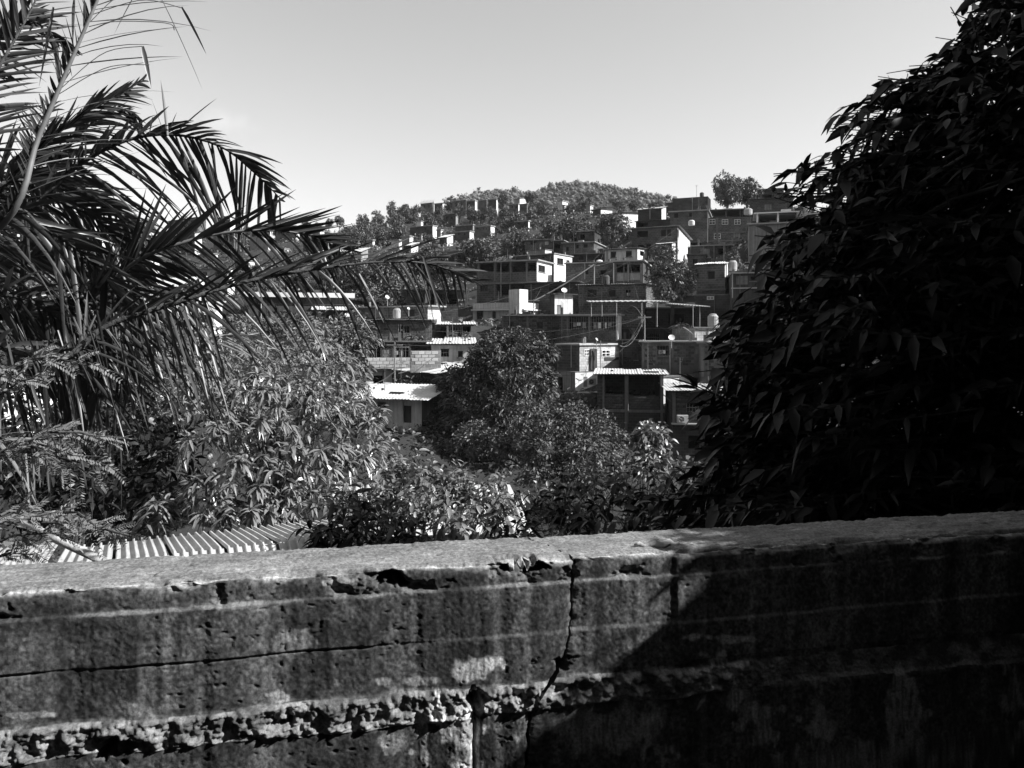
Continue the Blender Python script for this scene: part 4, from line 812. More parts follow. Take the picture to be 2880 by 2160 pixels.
# trees of the far slope and ridge: put where nothing nearer would be hidden
def blocked(px, ytop, ybot, w, Y):
    for (x0, x1, y0, y1, Yh) in FACADES:
        if Yh > Y-1 and px+w*.42 > x0 and px-w*.42 < x1 and ytop < y1 and ybot > y0+2: return True
        if abs(Yh-Y) < 4 and px+w*.5 > x0 and px-w*.5 < x1 and ytop < y1 and ybot > y0: return True
    return False
cnt = 0; rr = random.Random(11)
RIDGE = [(1292, 578, 612, 30), (1322, 580, 615, 34), (1352, 582, 615, 30), (1382, 585, 620, 34), (1240, 582, 620, 34), (1200, 600, 635, 40), (1420, 592, 625, 36), (1465, 596, 625, 36), (1160, 600, 640, 44), (1185, 578, 600, 24), (1060, 592, 640, 44), (1025, 606, 660, 50), (1105, 602, 655, 52), (1140, 580, 628, 46), (1170, 578, 620, 34), (1228, 578, 632, 42), (985, 618, 665, 44), (955, 610, 640, 30), (925, 616, 640, 30), (895, 618, 642, 30), (860, 622, 646, 34), (820, 628, 655, 34), (780, 634, 660, 36), (1330, 590, 625, 40), (1390, 590, 630, 44), (1440, 600, 640, 50), (1500, 575, 640, 50), (1530, 570, 625, 50), (1560, 590, 640, 40), (1600, 572, 610, 34), (1640, 560, 590, 34), (1690, 570, 600, 40), (1740, 560, 596, 40), (1780, 560, 592, 40), (1835, 566, 590, 36), (1855, 572, 596, 30), (1090, 640, 690, 60), (1040, 650, 700, 60), (1260, 640, 700, 50), (1200, 655, 690, 40), (1310, 672, 720, 60), (1260, 700, 740, 60), (1400, 660, 700, 44), (1500, 640, 676, 50), (1580, 640, 690, 50), (1655, 620, 660, 50), (700, 650, 690, 44), (640, 660, 700, 44), (580, 668, 705, 44), (500, 680, 715, 44), (420, 690, 725, 44), (300, 690, 735, 50), (180, 700, 745, 50), (60, 705, 750, 50)]
for (px, a, b, w) in RIDGE:
    Y = 215 if px < 1150 else (190 if px < 1500 else 170)
    if (a+b)/2 > 640 and px > 1000: Y = 150
    if a >= 576 and 1180 < px < 1480 and b < 640: Y = 172
    tree(px, a, b, w, Y, 'dark bushy tree on the far ridge line' if px > 960 and a < 640 else ('dark bushy tree on the far ridge behind the palm fronds' if px <= 960 else 'dark bushy tree beside the small white far houses'), None, 'ridge trees' if px > 960 and a < 640 else ('ridge trees behind the palm' if px <= 960 else 'trees beside the white far houses'))
tries = 0
while cnt < 150 and tries < 9000:
    tries += 1
    px = rr.uniform(-150, 1680); Y = rr.uniform(72, 215); x = (px-CX)/F*Y; z = float(zg(np.array([x]), np.array([Y]))[0])
    hgt = rr.uniform(2.6, 5.0); yb = HY-z/Y*F; yt_ = HY-(z+hgt)/Y*F; w = rr.uniform(3, 5.4)/Y*F
    if yb < 585 or yb > 960: continue
    if px > 1300 and Y < 110: continue
    if blocked(px, yt_, yb, w, Y): continue
    zone = ('low on the slope behind the palm fronds', 'trees low behind the palm') if px < 900 and yb > 760 else (('high on the slope behind the palm fronds', 'trees high behind the palm') if px < 900 else (('low on the slope right of the palm tip', 'trees right of the palm tip') if yb > 690 else ('high among the small far houses', 'trees among the far houses')))
    tree(px, yt_, yb+4, w, Y, 'dark bushy tree '+zone[0], None, zone[1]); cnt += 1
# shrubs on the right slope between the houses
cnt = 0; tries = 0
while cnt < 30 and tries < 4000:
    tries += 1
    px = rr.uniform(1650, 2350); Y = rr.uniform(56, 118); x = (px-CX)/F*Y; z = float(zg(np.array([x]), np.array([Y]))[0]); hgt = rr.uniform(1.0, 2.4); yb = HY-z/Y*F; yt_ = HY-(z+hgt)/Y*F; w = rr.uniform(1.5, 3)/Y*F
    if blocked(px, yt_, yb, w, Y): continue
    tree(px, yt_, yb+2, w, Y, 'low shrub squeezed between the stacked brick houses', None, 'shrubs between the brick houses', 'shrub', 'shrub'); cnt += 1

# ---- nearer individual trees with their own leaves
def lobe_points(lobes, dens, r, inner=.75, low=-.5):
    """lobes: (px,py,rpx,Y[,flat]); returns points near lobe surfaces and outward directions"""
    Ps, Ns = [], []
    for lb in lobes:
        px, py, rp, Y = lb[:4]; rad = rp/F*Y; c = np.array(at(px, py, Y)); n = max(6, int(dens*rad*rad))
        d = norm(r.normal(size=(n*2, 3))); d = d[d[:, 2] > low][:n]
        Ps.append(c+d*rad*r.uniform(inner, 1.0, (len(d), 1))); Ns.append(d)
    P = np.concatenate(Ps); N_ = np.concatenate(Ns)
    keep = np.ones(len(P), bool)
    for lb in lobes:
        px, py, rp, Y = lb[:4]; rad = rp/F*Y; c = np.array(at(px, py, Y)); keep &= np.linalg.norm(P-c, axis=1) > rad*inner*.86
    return P[keep], N_[keep]
def limbs(e, lobes, base, r0, m='bark', name='trunk'):
    """tapered trunk from base with a limb into every lobe, in world space; e at origin"""
    mb = MB(); b = Vector(base); cs = [at(*lb[:2], lb[3]) for lb in lobes]; mid = sum(cs, Vector())/len(cs); fork = b.lerp(mid, .45)
    mb.tube([b, b.lerp(fork, .5)+Vector((random.uniform(-.1, .1), 0, 0)), fork], [r0, r0*.8, r0*.65], 9)
    for c in cs:
        q = fork.lerp(c, .5)+Vector((0, 0, (c-fork).length*.08)); mb.tube([fork, q, c, c+Vector((0, 0, .2))], [r0*.5, r0*.3, r0*.12, r0*.05], 6)
    return mb
def own_tree(name, lobes, base, r0, leaves, m, label, cat='tree', group=None, bm='bark'):
    bz = Vector(base); e = empty(name, bz); tag(e, label, cat, group)
    V, Q = leaves; o = mesh_np('crown', V-np.array(bz), Q, M[m], e)
    mb = limbs(e, lobes, base, r0); mb.v = [tuple(Vector(v)-bz) for v in mb.v]; mb.build('trunk', M[bm], e)
    return e
def clumpy(lobes, dens, per, leaf, wid, r, spread, droop=.35, prof=(.35, 1, .8, .08), upb=.3, fold=0.0, inner=.75):
    P, N_ = lobe_points(lobes, dens, r, inner); n = len(P)
    PP = np.repeat(P, per, 0)+r.normal(size=(n*per, 3))*spread; NN = np.repeat(N_, per, 0)
    D = norm(NN+r.normal(size=PP.shape)*.6+np.array([0, 0, upb-.3]))
    return blades(PP, D, leaf*r.uniform(.7, 1.3, len(PP)), leaf*wid*r.uniform(.7, 1.3, len(PP)), droop, r.uniform(-1.3, 1.3, len(PP)), prof, fold)
r2 = np.random.default_rng(21)
L1 = [(1430, 1000, 70, 43), (1370, 1035, 65, 43.5), (1495, 1025, 60, 43), (1440, 1075, 95, 42.5), (1335, 1100, 72, 43.5), (1505, 1090, 60, 42.5), (1290, 1130, 58, 44), (1420, 1160, 85, 42), (1490, 1155, 68, 42), (1330, 1175, 78, 43), (1275, 1075, 38, 44.5), (1395, 980, 45, 44), (1465, 978, 48, 44), (1530, 985, 32, 43.5), (1250, 1180, 50, 44), (1400, 1240, 80, 41.5), (1310, 1250, 70, 42), (1230, 1240, 55, 43)]
own_tree('round_tree', L1, at(1450, 1330, 43), .22, clumpy(L1, 34, 42, .25, .32, r2, .15, .45), 'leaf_round_dark', 'large round dense tree in front of the brick row, dark on its left')
L2 = [(1610, 1180, 45, 31), (1665, 1210, 55, 31), (1560, 1200, 70, 30.5), (1700, 1240, 55, 31), (1630, 1260, 80, 30), (1540, 1270, 70, 30), (1690, 1310, 60, 30), (1600, 1340, 80, 29.5), (1520, 1330, 60, 29.5), (1670, 1370, 55, 29), (1480, 1170, 40, 31.5), (1450, 1260, 45, 31), (1340, 1225, 45, 32), (1390, 1250, 45, 31.5), (1310, 1260, 35, 32)]
own_tree('fine_leaved_tree', L2, at(1600, 1480, 30), .14, clumpy(L2, 55, 40, .15, .42, r2, .11, .3), 'leaf_round', 'fine-leaved spreading tree below the white-sided house')
L3 = [(1820, 1225, 30, 32), (1850, 1235, 25, 32), (1800, 1260, 28, 32), (1840, 1290, 30, 31.5), (1815, 1320, 30, 31)]
own_tree('lit_shrub', L3, at(1825, 1420, 31.5), .06, clumpy(L3, 130, 14, .26, .4, r2, .12, .5), 'leaf_bush', 'small sunlit large-leaved shrub before the big brick house', 'shrub')
L4 = [(1000, 960, 60, 30), (960, 990, 60, 29), (905, 950, 60, 30), (850, 950, 60, 29), (985, 1040, 50, 28), (935, 1060, 60, 27), (980, 920, 40, 31), (790, 945, 55, 30)]
own_tree('small_leaved_tree', L4, at(940, 1330, 29), .15, clumpy(L4, 60, 24, .2, .35, r2, .15, .4), 'leaf_round', 'small-leaved dark tree behind the mango, left of the walled terrace')
# mango trees: rosettes of long drooping leaves
def mango(lobes, dens, leaf, r, per=18):
    P, N_ = lobe_points(lobes, dens, r, .8, -.45); n = len(P)
    ax = norm(N_+np.array([.1, -.15, .45])+r.normal(size=P.shape)*.25)
    t1 = norm(np.cross(ax, np.array([.3, .2, .9]))); t2 = np.cross(ax, t1)
    A = np.repeat(ax, per, 0); T1 = np.repeat(t1, per, 0); T2 = np.repeat(t2, per, 0)
    an = r.uniform(0, 6.283, n*per); ph = r.uniform(.45, 1.75, n*per)
    D = A*np.cos(ph)[:, None]+(T1*np.cos(an)[:, None]+T2*np.sin(an)[:, None])*np.sin(ph)[:, None]
    PP = np.repeat(P, per, 0)+A*(r.uniform(-.35, .1, n*per)*leaf)[:, None]
    sz = np.repeat(r.uniform(.75, 1.2, n), per)*r.uniform(.75, 1.2, n*per)
    return blades(PP, D, leaf*sz, leaf*.22*sz, r.uniform(.25, .65, n*per), r.uniform(-.5, .5, n*per), (.35, .9, 1.0, .7, .06), .35), P, ax
def mango_tree(lobes, dens, leaf, base, r0, label, r, fruit=0):
    (V, Q), P, ax = mango(lobes, dens, leaf, r)
    # inner leaves so that the crown is not hollow
    Vi, Qi = clumpy([(a, b, c*.68, d) for (a, b, c, d) in lobes], dens*.7, 14, leaf*.8, .26, r, leaf*.5, .6, inner=.45)
    e = own_tree('mango_tree', lobes, base, r0, join([(V, Q), (Vi, Qi)]), 'leaf_mango', label)
    if fruit:
        b = Vector(base); mb = MB()
        for k in range(fruit):
            px, py = [(590, 1275), (1040-440, 1335), (700, 1300), (610, 1350)][k % 4]
            q = at(px+random.uniform(-14, 14), py+random.uniform(-26, 26), 10.6+random.uniform(-.2, .2))-b
            f = MB(); s = random.uniform(.024, .034); f.lathe([(0, -s*1.25), (s*.6, -s), (s, -s*.2), (s*.9, s*.5), (s*.45, s*1.05), (0, s*1.2)], 9); f.build('mango', M['fruit'], e, q, True)
    return e
r3 = np.random.default_rng(33)
A1 = [(700, 1150, 120, 12.6), (600, 1230, 110, 11.8), (740, 1260, 110, 11.6), (840, 1180, 120, 12.6), (880, 1290, 100, 12.0), (690, 1340, 90, 11.2), (800, 1370, 90, 11.4), (560, 1130, 110, 13.0), (960, 1200, 100, 13.2), (980, 1290, 90, 12.8), (1060, 1270, 65, 13.4), (930, 1110, 110, 14), (790, 1090, 120, 14), (640, 1060, 120, 14.2), (500, 1050, 110, 14.5), (1040, 1190, 50, 13.8), (580, 1390, 70, 11.2), (455, 1450, 40, 11), (700, 1420, 70, 11), (880, 1400, 80, 11.4), (610, 1440, 45, 11), (790, 1440, 45, 11)]
mango_tree(A1, 58, .205, at(820, 1700, 13.2), .2, 'big mango tree with long drooping lit leaves left of centre', r3, 6)
A2 = [(620, 990, 100, 19), (740, 975, 100, 19.5), (850, 985, 90, 20), (900, 1050, 100, 18.5), (560, 960, 70, 20), (700, 930, 50, 21), (480, 990, 80, 19), (960, 1110, 70, 18), (790, 1030, 100, 18), (650, 1060, 110, 16.5), (760, 1080, 110, 16.5), (870, 1100, 100, 16.5), (560, 1040, 90, 16.5), (960, 1160, 80, 16), (480, 1120, 90, 16)]
mango_tree(A2, 48, .22, at(720, 1500, 19.5), .2, 'second mango tree farther back with small bright leaves behind the palm', r3)
A4 = [(250, 1290, 90, 12.6), (380, 1260, 90, 12.8), (470, 1300, 80, 12.4), (150, 1330, 90, 12.4), (320, 1380, 90, 12), (440, 1400, 70, 11.8), (220, 1420, 80, 11.8), (60, 1400, 90, 12), (100, 1250, 80, 13), (330, 1190, 80, 13.4), (200, 1190, 80, 13.6), (20, 1310, 80, 12.6)]
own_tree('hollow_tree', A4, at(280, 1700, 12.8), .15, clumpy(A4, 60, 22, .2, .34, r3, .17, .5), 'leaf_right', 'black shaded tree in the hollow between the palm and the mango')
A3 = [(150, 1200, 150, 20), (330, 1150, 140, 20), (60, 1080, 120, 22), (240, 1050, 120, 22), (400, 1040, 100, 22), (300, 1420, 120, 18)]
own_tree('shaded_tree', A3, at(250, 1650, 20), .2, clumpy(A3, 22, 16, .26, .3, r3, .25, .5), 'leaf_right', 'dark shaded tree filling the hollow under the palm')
# ---------------------------------------------------------------- near plants beyond the wall
r4 = np.random.default_rng(44)
def twig_bush(name, lobes, dens, per, leaf, wid, m, label, base, r, cat='bush', stemr=.02, droop=.35, nst=14):
    """oval leaves set alternately along short twigs"""
    P, N_ = lobe_points(lobes, dens, r, .55, -.6); n = len(P)
    D = norm(N_*.8+np.array([0, 0, .5])+r.normal(size=P.shape)*.5); tl = leaf*3.2
    s1 = norm(np.cross(D, np.array([.2, .3, .9])+r.normal(size=P.shape)*.3)); parts = []; PP, DD = [], []
    for k in range(per):
        f = (k+.5)/per; a = k*2.4; s2 = np.cross(D, s1); sd = s1*math.cos(a)+s2*math.sin(a)
        PP.append(P+D*(f*tl-tl*.5)); DD.append(norm(D*(.25+.5*f)+sd*1.0+r.normal(size=P.shape)*.25))
    PP = np.concatenate(PP); DD = np.concatenate(DD); sz = r.uniform(.65, 1.25, len(PP))
    V, Q = blades(PP, DD, leaf*sz, leaf*wid*sz, droop, r.uniform(-.8, .8, len(PP)), (.25, .85, 1.0, .75, .06), .3)
    b = Vector(base); e = empty(name, b); tag(e, label, cat)
    mesh_np('foliage', V-np.array(b), Q, M[m], e)
    mb = MB()
    for lb in lobes[:nst]:
        c = at(lb[0], lb[1], lb[3])-b; mb.tube([(random.uniform(-.1, .1), random.uniform(-.1, .1), 0), c*.5+Vector((random.uniform(-.1, .1), 0, .1)), c], [stemr*1.6, stemr, stemr*.5], 6)
    for q in range(0, n, max(1, n//160)):
        p = Vector(P[q])-b; d = Vector(D[q]); mb.tube([p-d*tl*.6, p+d*tl*.5], [stemr*.22, stemr*.12], 4, False)
    mb.build('stems', M['bark'], e)
    return e
B1 = [(1120, 1400, 70, 8.6), (1200, 1370, 60, 8.8), (1280, 1400, 70, 8.8), (1360, 1420, 60, 8.6), (1040, 1430, 60, 8.4), (1420, 1390, 45, 9), (980, 1410, 50, 8.6), (1190, 1440, 60, 8.2), (1300, 1460, 50, 8), (1100, 1350, 40, 9), (1390, 1460, 45, 8.2), (1080, 1470, 45, 8.2)]
twig_bush('broadleaf_bush', B1, 520, 8, .10, .42, 'leaf_bush', 'sunlit bush of glossy oval leaves just beyond the wall', at(1200, 1800, 8.6), r4)
B1b = [(1135, 1310, 26, 9), (1080, 1335, 22, 9), (1215, 1335, 20, 9.1), (1270, 1340, 18, 9), (1500, 1390, 25, 9.2)]
twig_bush('slender_sapling', B1b, 420, 7, .12, .26, 'leaf_bush', 'slender sapling shoots standing out of the bush top', at(1150, 1700, 9.1), r4, 'sapling', .015)
B2 = [(960, 1490, 70, 6.0), (1050, 1500, 60, 6.0), (1130, 1500, 50, 6.0), (900, 1510, 40, 5.8), (1000, 1460, 45, 6.2), (1190, 1510, 40, 6.0)]
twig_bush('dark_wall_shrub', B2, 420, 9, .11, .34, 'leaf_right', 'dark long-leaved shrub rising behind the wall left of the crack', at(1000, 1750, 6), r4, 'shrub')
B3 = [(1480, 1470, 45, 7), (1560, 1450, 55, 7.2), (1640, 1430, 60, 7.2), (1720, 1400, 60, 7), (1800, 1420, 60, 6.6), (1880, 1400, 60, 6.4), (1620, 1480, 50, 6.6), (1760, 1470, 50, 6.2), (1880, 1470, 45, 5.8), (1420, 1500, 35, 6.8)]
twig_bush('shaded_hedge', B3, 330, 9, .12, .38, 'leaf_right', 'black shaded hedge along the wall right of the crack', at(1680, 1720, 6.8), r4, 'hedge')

# ---------------------------------------------------------------- corrugated roofs just below the wall
def sheet_between(name, o0, u, v, w, l, pitch, amp, m, parent, shape='trap', th=.006):
    """ribbed sheet with its origin at o0, width vector u, length vector v (world space); o0 relative to the parent"""
    u = Vector(u).normalized(); v = Vector(v).normalized(); nn = u.cross(v).normalized(); nn = nn if nn.z > 0 else -nn
    if shape == 'trap': st = [0, .34, .37, .63, .66]; hs = [0, 0, 1, 1, 0]
    else: st = [0, .17, .33, .5, .67, .83]; hs = [0, .75, 1, .75, .25, 0]
    xs_, zs_ = [], []; k = 0
    while k*pitch < w:
        for a, b in zip(st, hs): xs_.append((k+a)*pitch); zs_.append(b*amp)
        k += 1
    n = len(xs_); ls = np.linspace(0, l, 6); V = []; Qs = []
    for j, q in enumerate(ls):
        for i in range(n):
            p = Vector(o0)+u*xs_[i]+v*q+nn*(zs_[i]+.006*math.sin(xs_[i]*3+q*2)); V.append(p)
    for j in range(5):
        for i in range(n-1): a = j*n+i; Qs.append((a, a+1, a+1+n, a+n))
    return mesh_np(name, np.array([tuple(p) for p in V]), np.array(Qs), M[m], parent)
mat('sheet_metal', .42, .5, .3, 1.4, .15, 8, .4); mat('sheet_old', .33, .7, .45, 2.2, .2, 8, .3)
Yr = 9.2; K = Yr/14.0; r0_ = at(1040, 1500, Yr)            # right end of the ridge
ru = Vector((-1, -.5, 0)).normalized(); rv = Vector((-.5, 1, -.145)).normalized(); rf2 = Vector((.5, -1, -.55)).normalized()
def roof_thing(name, label, o0, n, sw, pitch, amp, m, lb, lf, shape):
    e = empty(name, o0+Vector((-1, 0, -2.2))); tag(e, label, 'roof'); eo = e.location.copy()
    for k in range(n):
        a = o0+ru*(k*sw)-eo; a.z += .005*(k % 2)
        sheet_between('roof_sheet', a, ru, rv, sw, lb*random.uniform(.95, 1.05), pitch, amp, m, e, shape); sheet_between('roof_sheet', a+Vector((0, 0, .012)), ru, rf2, sw, lf, pitch, amp, m, e, shape)
    w_ = MB(); a = o0-eo; p0 = a+ru*.1+rv*(lb*.85); p1 = a+ru*(n*sw-.1)+rv*(lb*.85); q0 = a+ru*.1+rf2*(lf*.8); q1 = a+ru*(n*sw-.1)+rf2*(lf*.8)
    for A_, B_ in ((p0, p1), (q0, q1), (p0, q0), (p1, q1)): w_.quad(A_-Vector((0, 0, .05)), B_-Vector((0, 0, .05)), Vector((B_.x, B_.y, -1.5)), Vector((A_.x, A_.y, -1.5)))
    w_.build('wall', M['plaster_grey'], e)
roof_thing('ribbed_tin_roof', 'ribbed tin roof with bold shadow stripes just beyond the wall at left', r0_, 6, .54, .09, .034, 'sheet_metal', 1.9, .8, 'trap')
roof_thing('corrugated_lean_to', 'older small-wave corrugated roof at the lower left edge beyond the wall', r0_+ru*3.26+Vector((0, 0, .10)), 5, .56, .056, .014, 'sheet_old', 1.6, .7, 'sine')
a0 = at(1500, 1500, 12.5); e = empty('tin_roof_patch', a0+Vector((-1, 0, -2.2))); tag(e, 'bright tin roof glimpsed through the glossy bush', 'roof'); eo = e.location.copy()
for k in range(4): sheet_between('roof_sheet', a0+Vector((-1, -.1, 0)).normalized()*(k*.8)+Vector((0, 0, .01*(k % 2)))-eo, (-1, -.1, 0), (-.15, 1, .12), .84, 2.6, .2, .035, 'sheet_metal', e)
w_ = MB(); w_.box(-1.6, .9, .1, 2.4, -1.5, 1.9); w_.build('wall', M['plaster_grey'], e)
p0, p1 = at(35, 1455, 7.1), at(292, 1578, 6.7); e = MB(); d = (p1-p0); e.tube([(0, 0, 0), d*.5+Vector((0, 0, -.01)), d], [.035, .036, .038], 10)
o = e.build('bamboo_pole', M['concrete_pale'], None, p0, True); tag(o, 'pale pole lying across the corrugated roof at the lower left', 'pole')

# ---------------------------------------------------------------- coconut palm
head = at(-330, 820, 6.0)
palm = empty('coconut_palm', (head.x-.3, head.y, -5.5)); tag(palm, 'coconut palm whose ragged fronds reach in from the left', 'palm tree'); po = palm.location.copy()
tb = MB(); tb.tube([(0, 0, -1.5), (.15, 0, 1.5), (.35, 0, 3.5), Vector(head)-po], [.19, .16, .14, .13], 12); tb.build('trunk', M['bark'], palm)
def spline(pts, n):
    P = np.array([tuple(p) for p in pts]); k = len(P); t = np.linspace(0, k-1, n); out = []
    for x in t:
        i = min(int(x), k-2); f = x-i; p0 = P[max(i-1, 0)]; p1 = P[i]; p2 = P[i+1]; p3 = P[min(i+2, k-1)]
        out.append(.5*((2*p1)+(-p0+p2)*f+(2*p0-5*p1+4*p2-p3)*f*f+(-p0+3*p1-3*p2+p3)*f**3))
    return np.array(out)
r5 = np.random.default_rng(55)
def frond(ctrl, up=(.5, .55, .04), dn=(.9, .75, .04), step=.035, start=.1, rad=.022, m='leaf_palm', upn=.3, dnn=.3, angu=.75, angd=.95, gu=.25, gd=.35, ragged=.12, head_in=True, width=.034, rm='bark', bent=.14):
    """ctrl: (px,py,Y) along the midrib. up/dn: (leaflet length near base, near tip, -) on each side"""
    pts = ([head] if head_in else [])+[at(*c) for c in ctrl]
    S_ = spline(pts, 90); seg = np.linalg.norm(np.diff(S_, axis=0), axis=1); cum = np.concatenate([[0], np.cumsum(seg)]); Lt = cum[-1]
    mb = MB(); rs = np.interp(cum/Lt, [0, .3, 1], [rad*1.3, rad, rad*.2]); sub = list(range(0, 90, 3))+[89]
    mb.tube([Vector(S_[i])-po for i in sub], [rs[i] for i in sub], 7); fr = mb.build('frond', M[rm], palm, smooth=True)
    T = norm(np.gradient(S_, axis=0)); parts = []
    for sgn, (l0, l1, _), ang, g, nz_ in ((1, up, angu, gu, upn), (-1, dn, angd, gd, dnn)):
        if l0 <= 0: continue
        d = np.arange(start*Lt, Lt*.995, step); d = d+r5.uniform(-.3, .3, len(d))*step; d = d[r5.random(len(d)) > ragged]
        p = np.stack([np.interp(d, cum, S_[:, k]) for k in range(3)], -1); t_ = norm(np.stack([np.interp(d, cum, T[:, k]) for k in range(3)], -1))
        view = norm(p); U = norm(np.cross(t_, view)); U[U[:, 2] < 0] *= -1         # across the midrib, upward
        B_ = np.cross(t_, U)
        f = d/Lt; a = ang*(1-.35*f)+r5.normal(size=len(d))*.09
        side_amt = r5.normal(size=len(d))*nz_+ (.25 if sgn > 0 else -.2)
        D = t_*np.cos(a)[:, None]+(U*sgn)*np.sin(a)[:, None]+B_*side_amt[:, None]
        ln = (l0+(l1-l0)*f)*np.sin(np.clip((f-start*.6)*4.2, .35, 1.57))*r5.uniform(.75, 1.12, len(d)); ln = ln*np.where(r5.random(len(d)) < bent, .4, 1)*np.clip((1.06-f)*5, .35, 1)
        sd = norm(t_*.75+B_*(.35*r5.normal(size=len(d)))[:, None]-U*sgn*.1)
        sd = norm(sd-D*np.sum(sd*norm(D), -1, keepdims=True))
        parts.append(blades(p, D, ln, width*r5.uniform(.65, 1.15, len(d)), g*r5.uniform(.5, 1.5, len(d)), r5.normal(size=len(d))*.35, (.55, 1, .95, .8, .55, .05), .45, side=sd))
    V, Q = join(parts); o = mesh_np('leaflets', V-np.array(po), Q, M[m], fr); tag(o, kind='stuff')
    return fr
# steep bare frond at far left with stripped leaflets on its right side
frond([(0, 640, 5.0), (110, 380, 5.0), (200, 170, 5.05), (300, -60, 5.1), (360, -200, 5.2)], up=(.2, .2, 0), dn=(.85, .8, 0), step=.055, start=.32, rad=.026, upn=.1, dnn=.15, angu=.9, angd=1.0, gu=.1, gd=.18, width=.008, ragged=.2, rm='rachis')
frond([(0, 640, 5.02), (110, 380, 5.02), (200, 170, 5.07), (300, -60, 5.12), (360, -200, 5.2)], up=(.17, .15, 0), dn=(0, 0, 0), step=.05, start=.3, rad=.01, upn=.1, angu=.7, gu=.05, width=.035, ragged=.1)
# arching dark frond in the upper middle
frond([(60, 600, 6.1), (200, 480, 6.1), (340, 400, 6.1), (480, 378, 6.2), (620, 412, 6.3), (715, 485, 6.4), (790, 560, 6.5)], up=(.35, .42, 0), dn=(.95, .75, 0), step=.03, start=.3, angu=.7, angd=1.35, gd=.3, upn=.35, dnn=.25, ragged=.22)
# frond with close blades pointing up right
frond([(-60, 620, 6.6), (80, 450, 6.6), (220, 330, 6.6), (330, 270, 6.7), (400, 225, 6.8)], up=(.45, .3, 0), dn=(.5, .35, 0), step=.026, start=.4, angu=.35, angd=.6, gu=.1, gd=.2, upn=.15, dnn=.2)
frond([(40, 640, 6.9), (180, 430, 6.9), (280, 330, 6.9), (350, 310, 7.0), (400, 345, 7.0)], up=(.3, .2, 0), dn=(.5, .4, 0), step=.03, start=.4, angu=.5, angd=1.0, gd=.2)
# middle frond, pale midrib
frond([(160, 880, 5.8), (380, 735, 5.8), (490, 690, 5.8), (620, 656, 5.9), (760, 648, 6.0), (880, 664, 6.1), (960, 700, 6.2)], up=(.75, .55, 0), dn=(.85, .7, 0), step=.03, start=.28, angu=.45, angd=1.15, gu=.0, gd=.3, upn=.2, dnn=.25, rad=.024, rm='rachis', ragged=.25)
# long low frond crossing to the right
frond([(110, 1010, 5.2), (300, 915, 5.3), (500, 850, 5.4), (700, 790, 5.6), (900, 755, 5.8), (1100, 735, 6.0), (1230, 748, 6.2), (1330, 795, 6.3)], up=(.3, .6, 0), dn=(1.0, .4, 0), step=.036, start=.28, angu=.5, angd=1.25, gu=.15, gd=.5, upn=.3, dnn=.35, ragged=.42, rad=.024, width=.026)
# drooping mass at the left
frond([(0, 520, 6.2), (150, 560, 6.3), (300, 640, 6.4), (390, 780, 6.5)], up=(.6, .5, 0), dn=(.8, .6, 0), step=.028, start=.2, angd=.8)
frond([(0, 740, 6.3), (180, 720, 6.4), (330, 790, 6.5), (420, 900, 6.6)], up=(.6, .5, 0), dn=(.9, .7, 0), step=.028, start=.2, angd=.9)
frond([(0, 830, 5.5), (110, 860, 5.6), (230, 950, 5.7), (300, 1060, 5.8)], up=(.5, .5, 0), dn=(.9, .7, 0), step=.03, start=.2, angd=1.1, gd=.5, ragged=.25)
frond([(-40, 960, 5.3), (90, 985, 5.4), (210, 1040, 5.5), (280, 1120, 5.6)], up=(.4, .4, 0), dn=(.7, .6, 0), step=.045, start=.25, angd=1.2, gd=.5, ragged=.3)
frond([(-120, 420, 5.6), (-20, 220, 5.6), (70, 60, 5.7), (130, -60, 5.8)], up=(.5, .5, 0), dn=(.55, .5, 0), step=.035, start=.35, angu=.9, angd=.9, gd=.1)
frond([(-160, 300, 5.9), (-20, 120, 5.9), (90, 60, 5.9), (200, 150, 5.9)], up=(.3, .3, 0), dn=(.5, .4, 0), step=.035, start=.4, angd=.9)
frond([(-60, 700, 7.0), (60, 560, 7.0), (120, 440, 7.0), (140, 300, 7.1)], up=(.6, .5, 0), dn=(.6, .5, 0), step=.03, start=.3, angu=1.0, angd=1.0, gd=.3)
frond([(80, 1150, 7.0), (300, 1045, 7.0), (480, 966, 7.2), (600, 947, 7.4), (735, 940, 7.6)], up=(.3, .3, 0), dn=(.75, .6, 0), step=.03, start=.35, angu=.3, angd=.45, gd=.3, m='leaf_palm_lit', width=.02, rm='concrete_pale', rad=.018)  # sunlit frond: the light is put into paler leaf and midrib colours
frond([(-160, 1220, 5.0), (-40, 1225, 5.0), (60, 1255, 5.1), (140, 1320, 5.2)], up=(.3, .3, 0), dn=(.45, .4, 0), step=.025, start=.4, angd=1.0, gd=.5, m='leaf_palm_lit', width=.02)  # another sunlit frond in the paler leaf colour
frond([(-60, 900, 5.9), (60, 880, 5.9), (200, 920, 6.0), (330, 1010, 6.1), (400, 1110, 6.2)], up=(.45, .4, 0), dn=(.9, .7, 0), step=.03, start=.2, angd=1.15, gd=.5, ragged=.3)
frond([(0, 600, 5.4), (120, 640, 5.5), (260, 740, 5.6), (360, 880, 5.7)], up=(.5, .5, 0), dn=(.85, .7, 0), step=.03, start=.2, angd=1.0, gd=.4, ragged=.3)
frond([(0, 480, 6.8), (120, 500, 6.8), (260, 560, 6.9), (420, 680, 7.0)], up=(.6, .5, 0), dn=(.9, .7, 0), step=.026, start=.2, angd=1.0, gd=.3, ragged=.2)
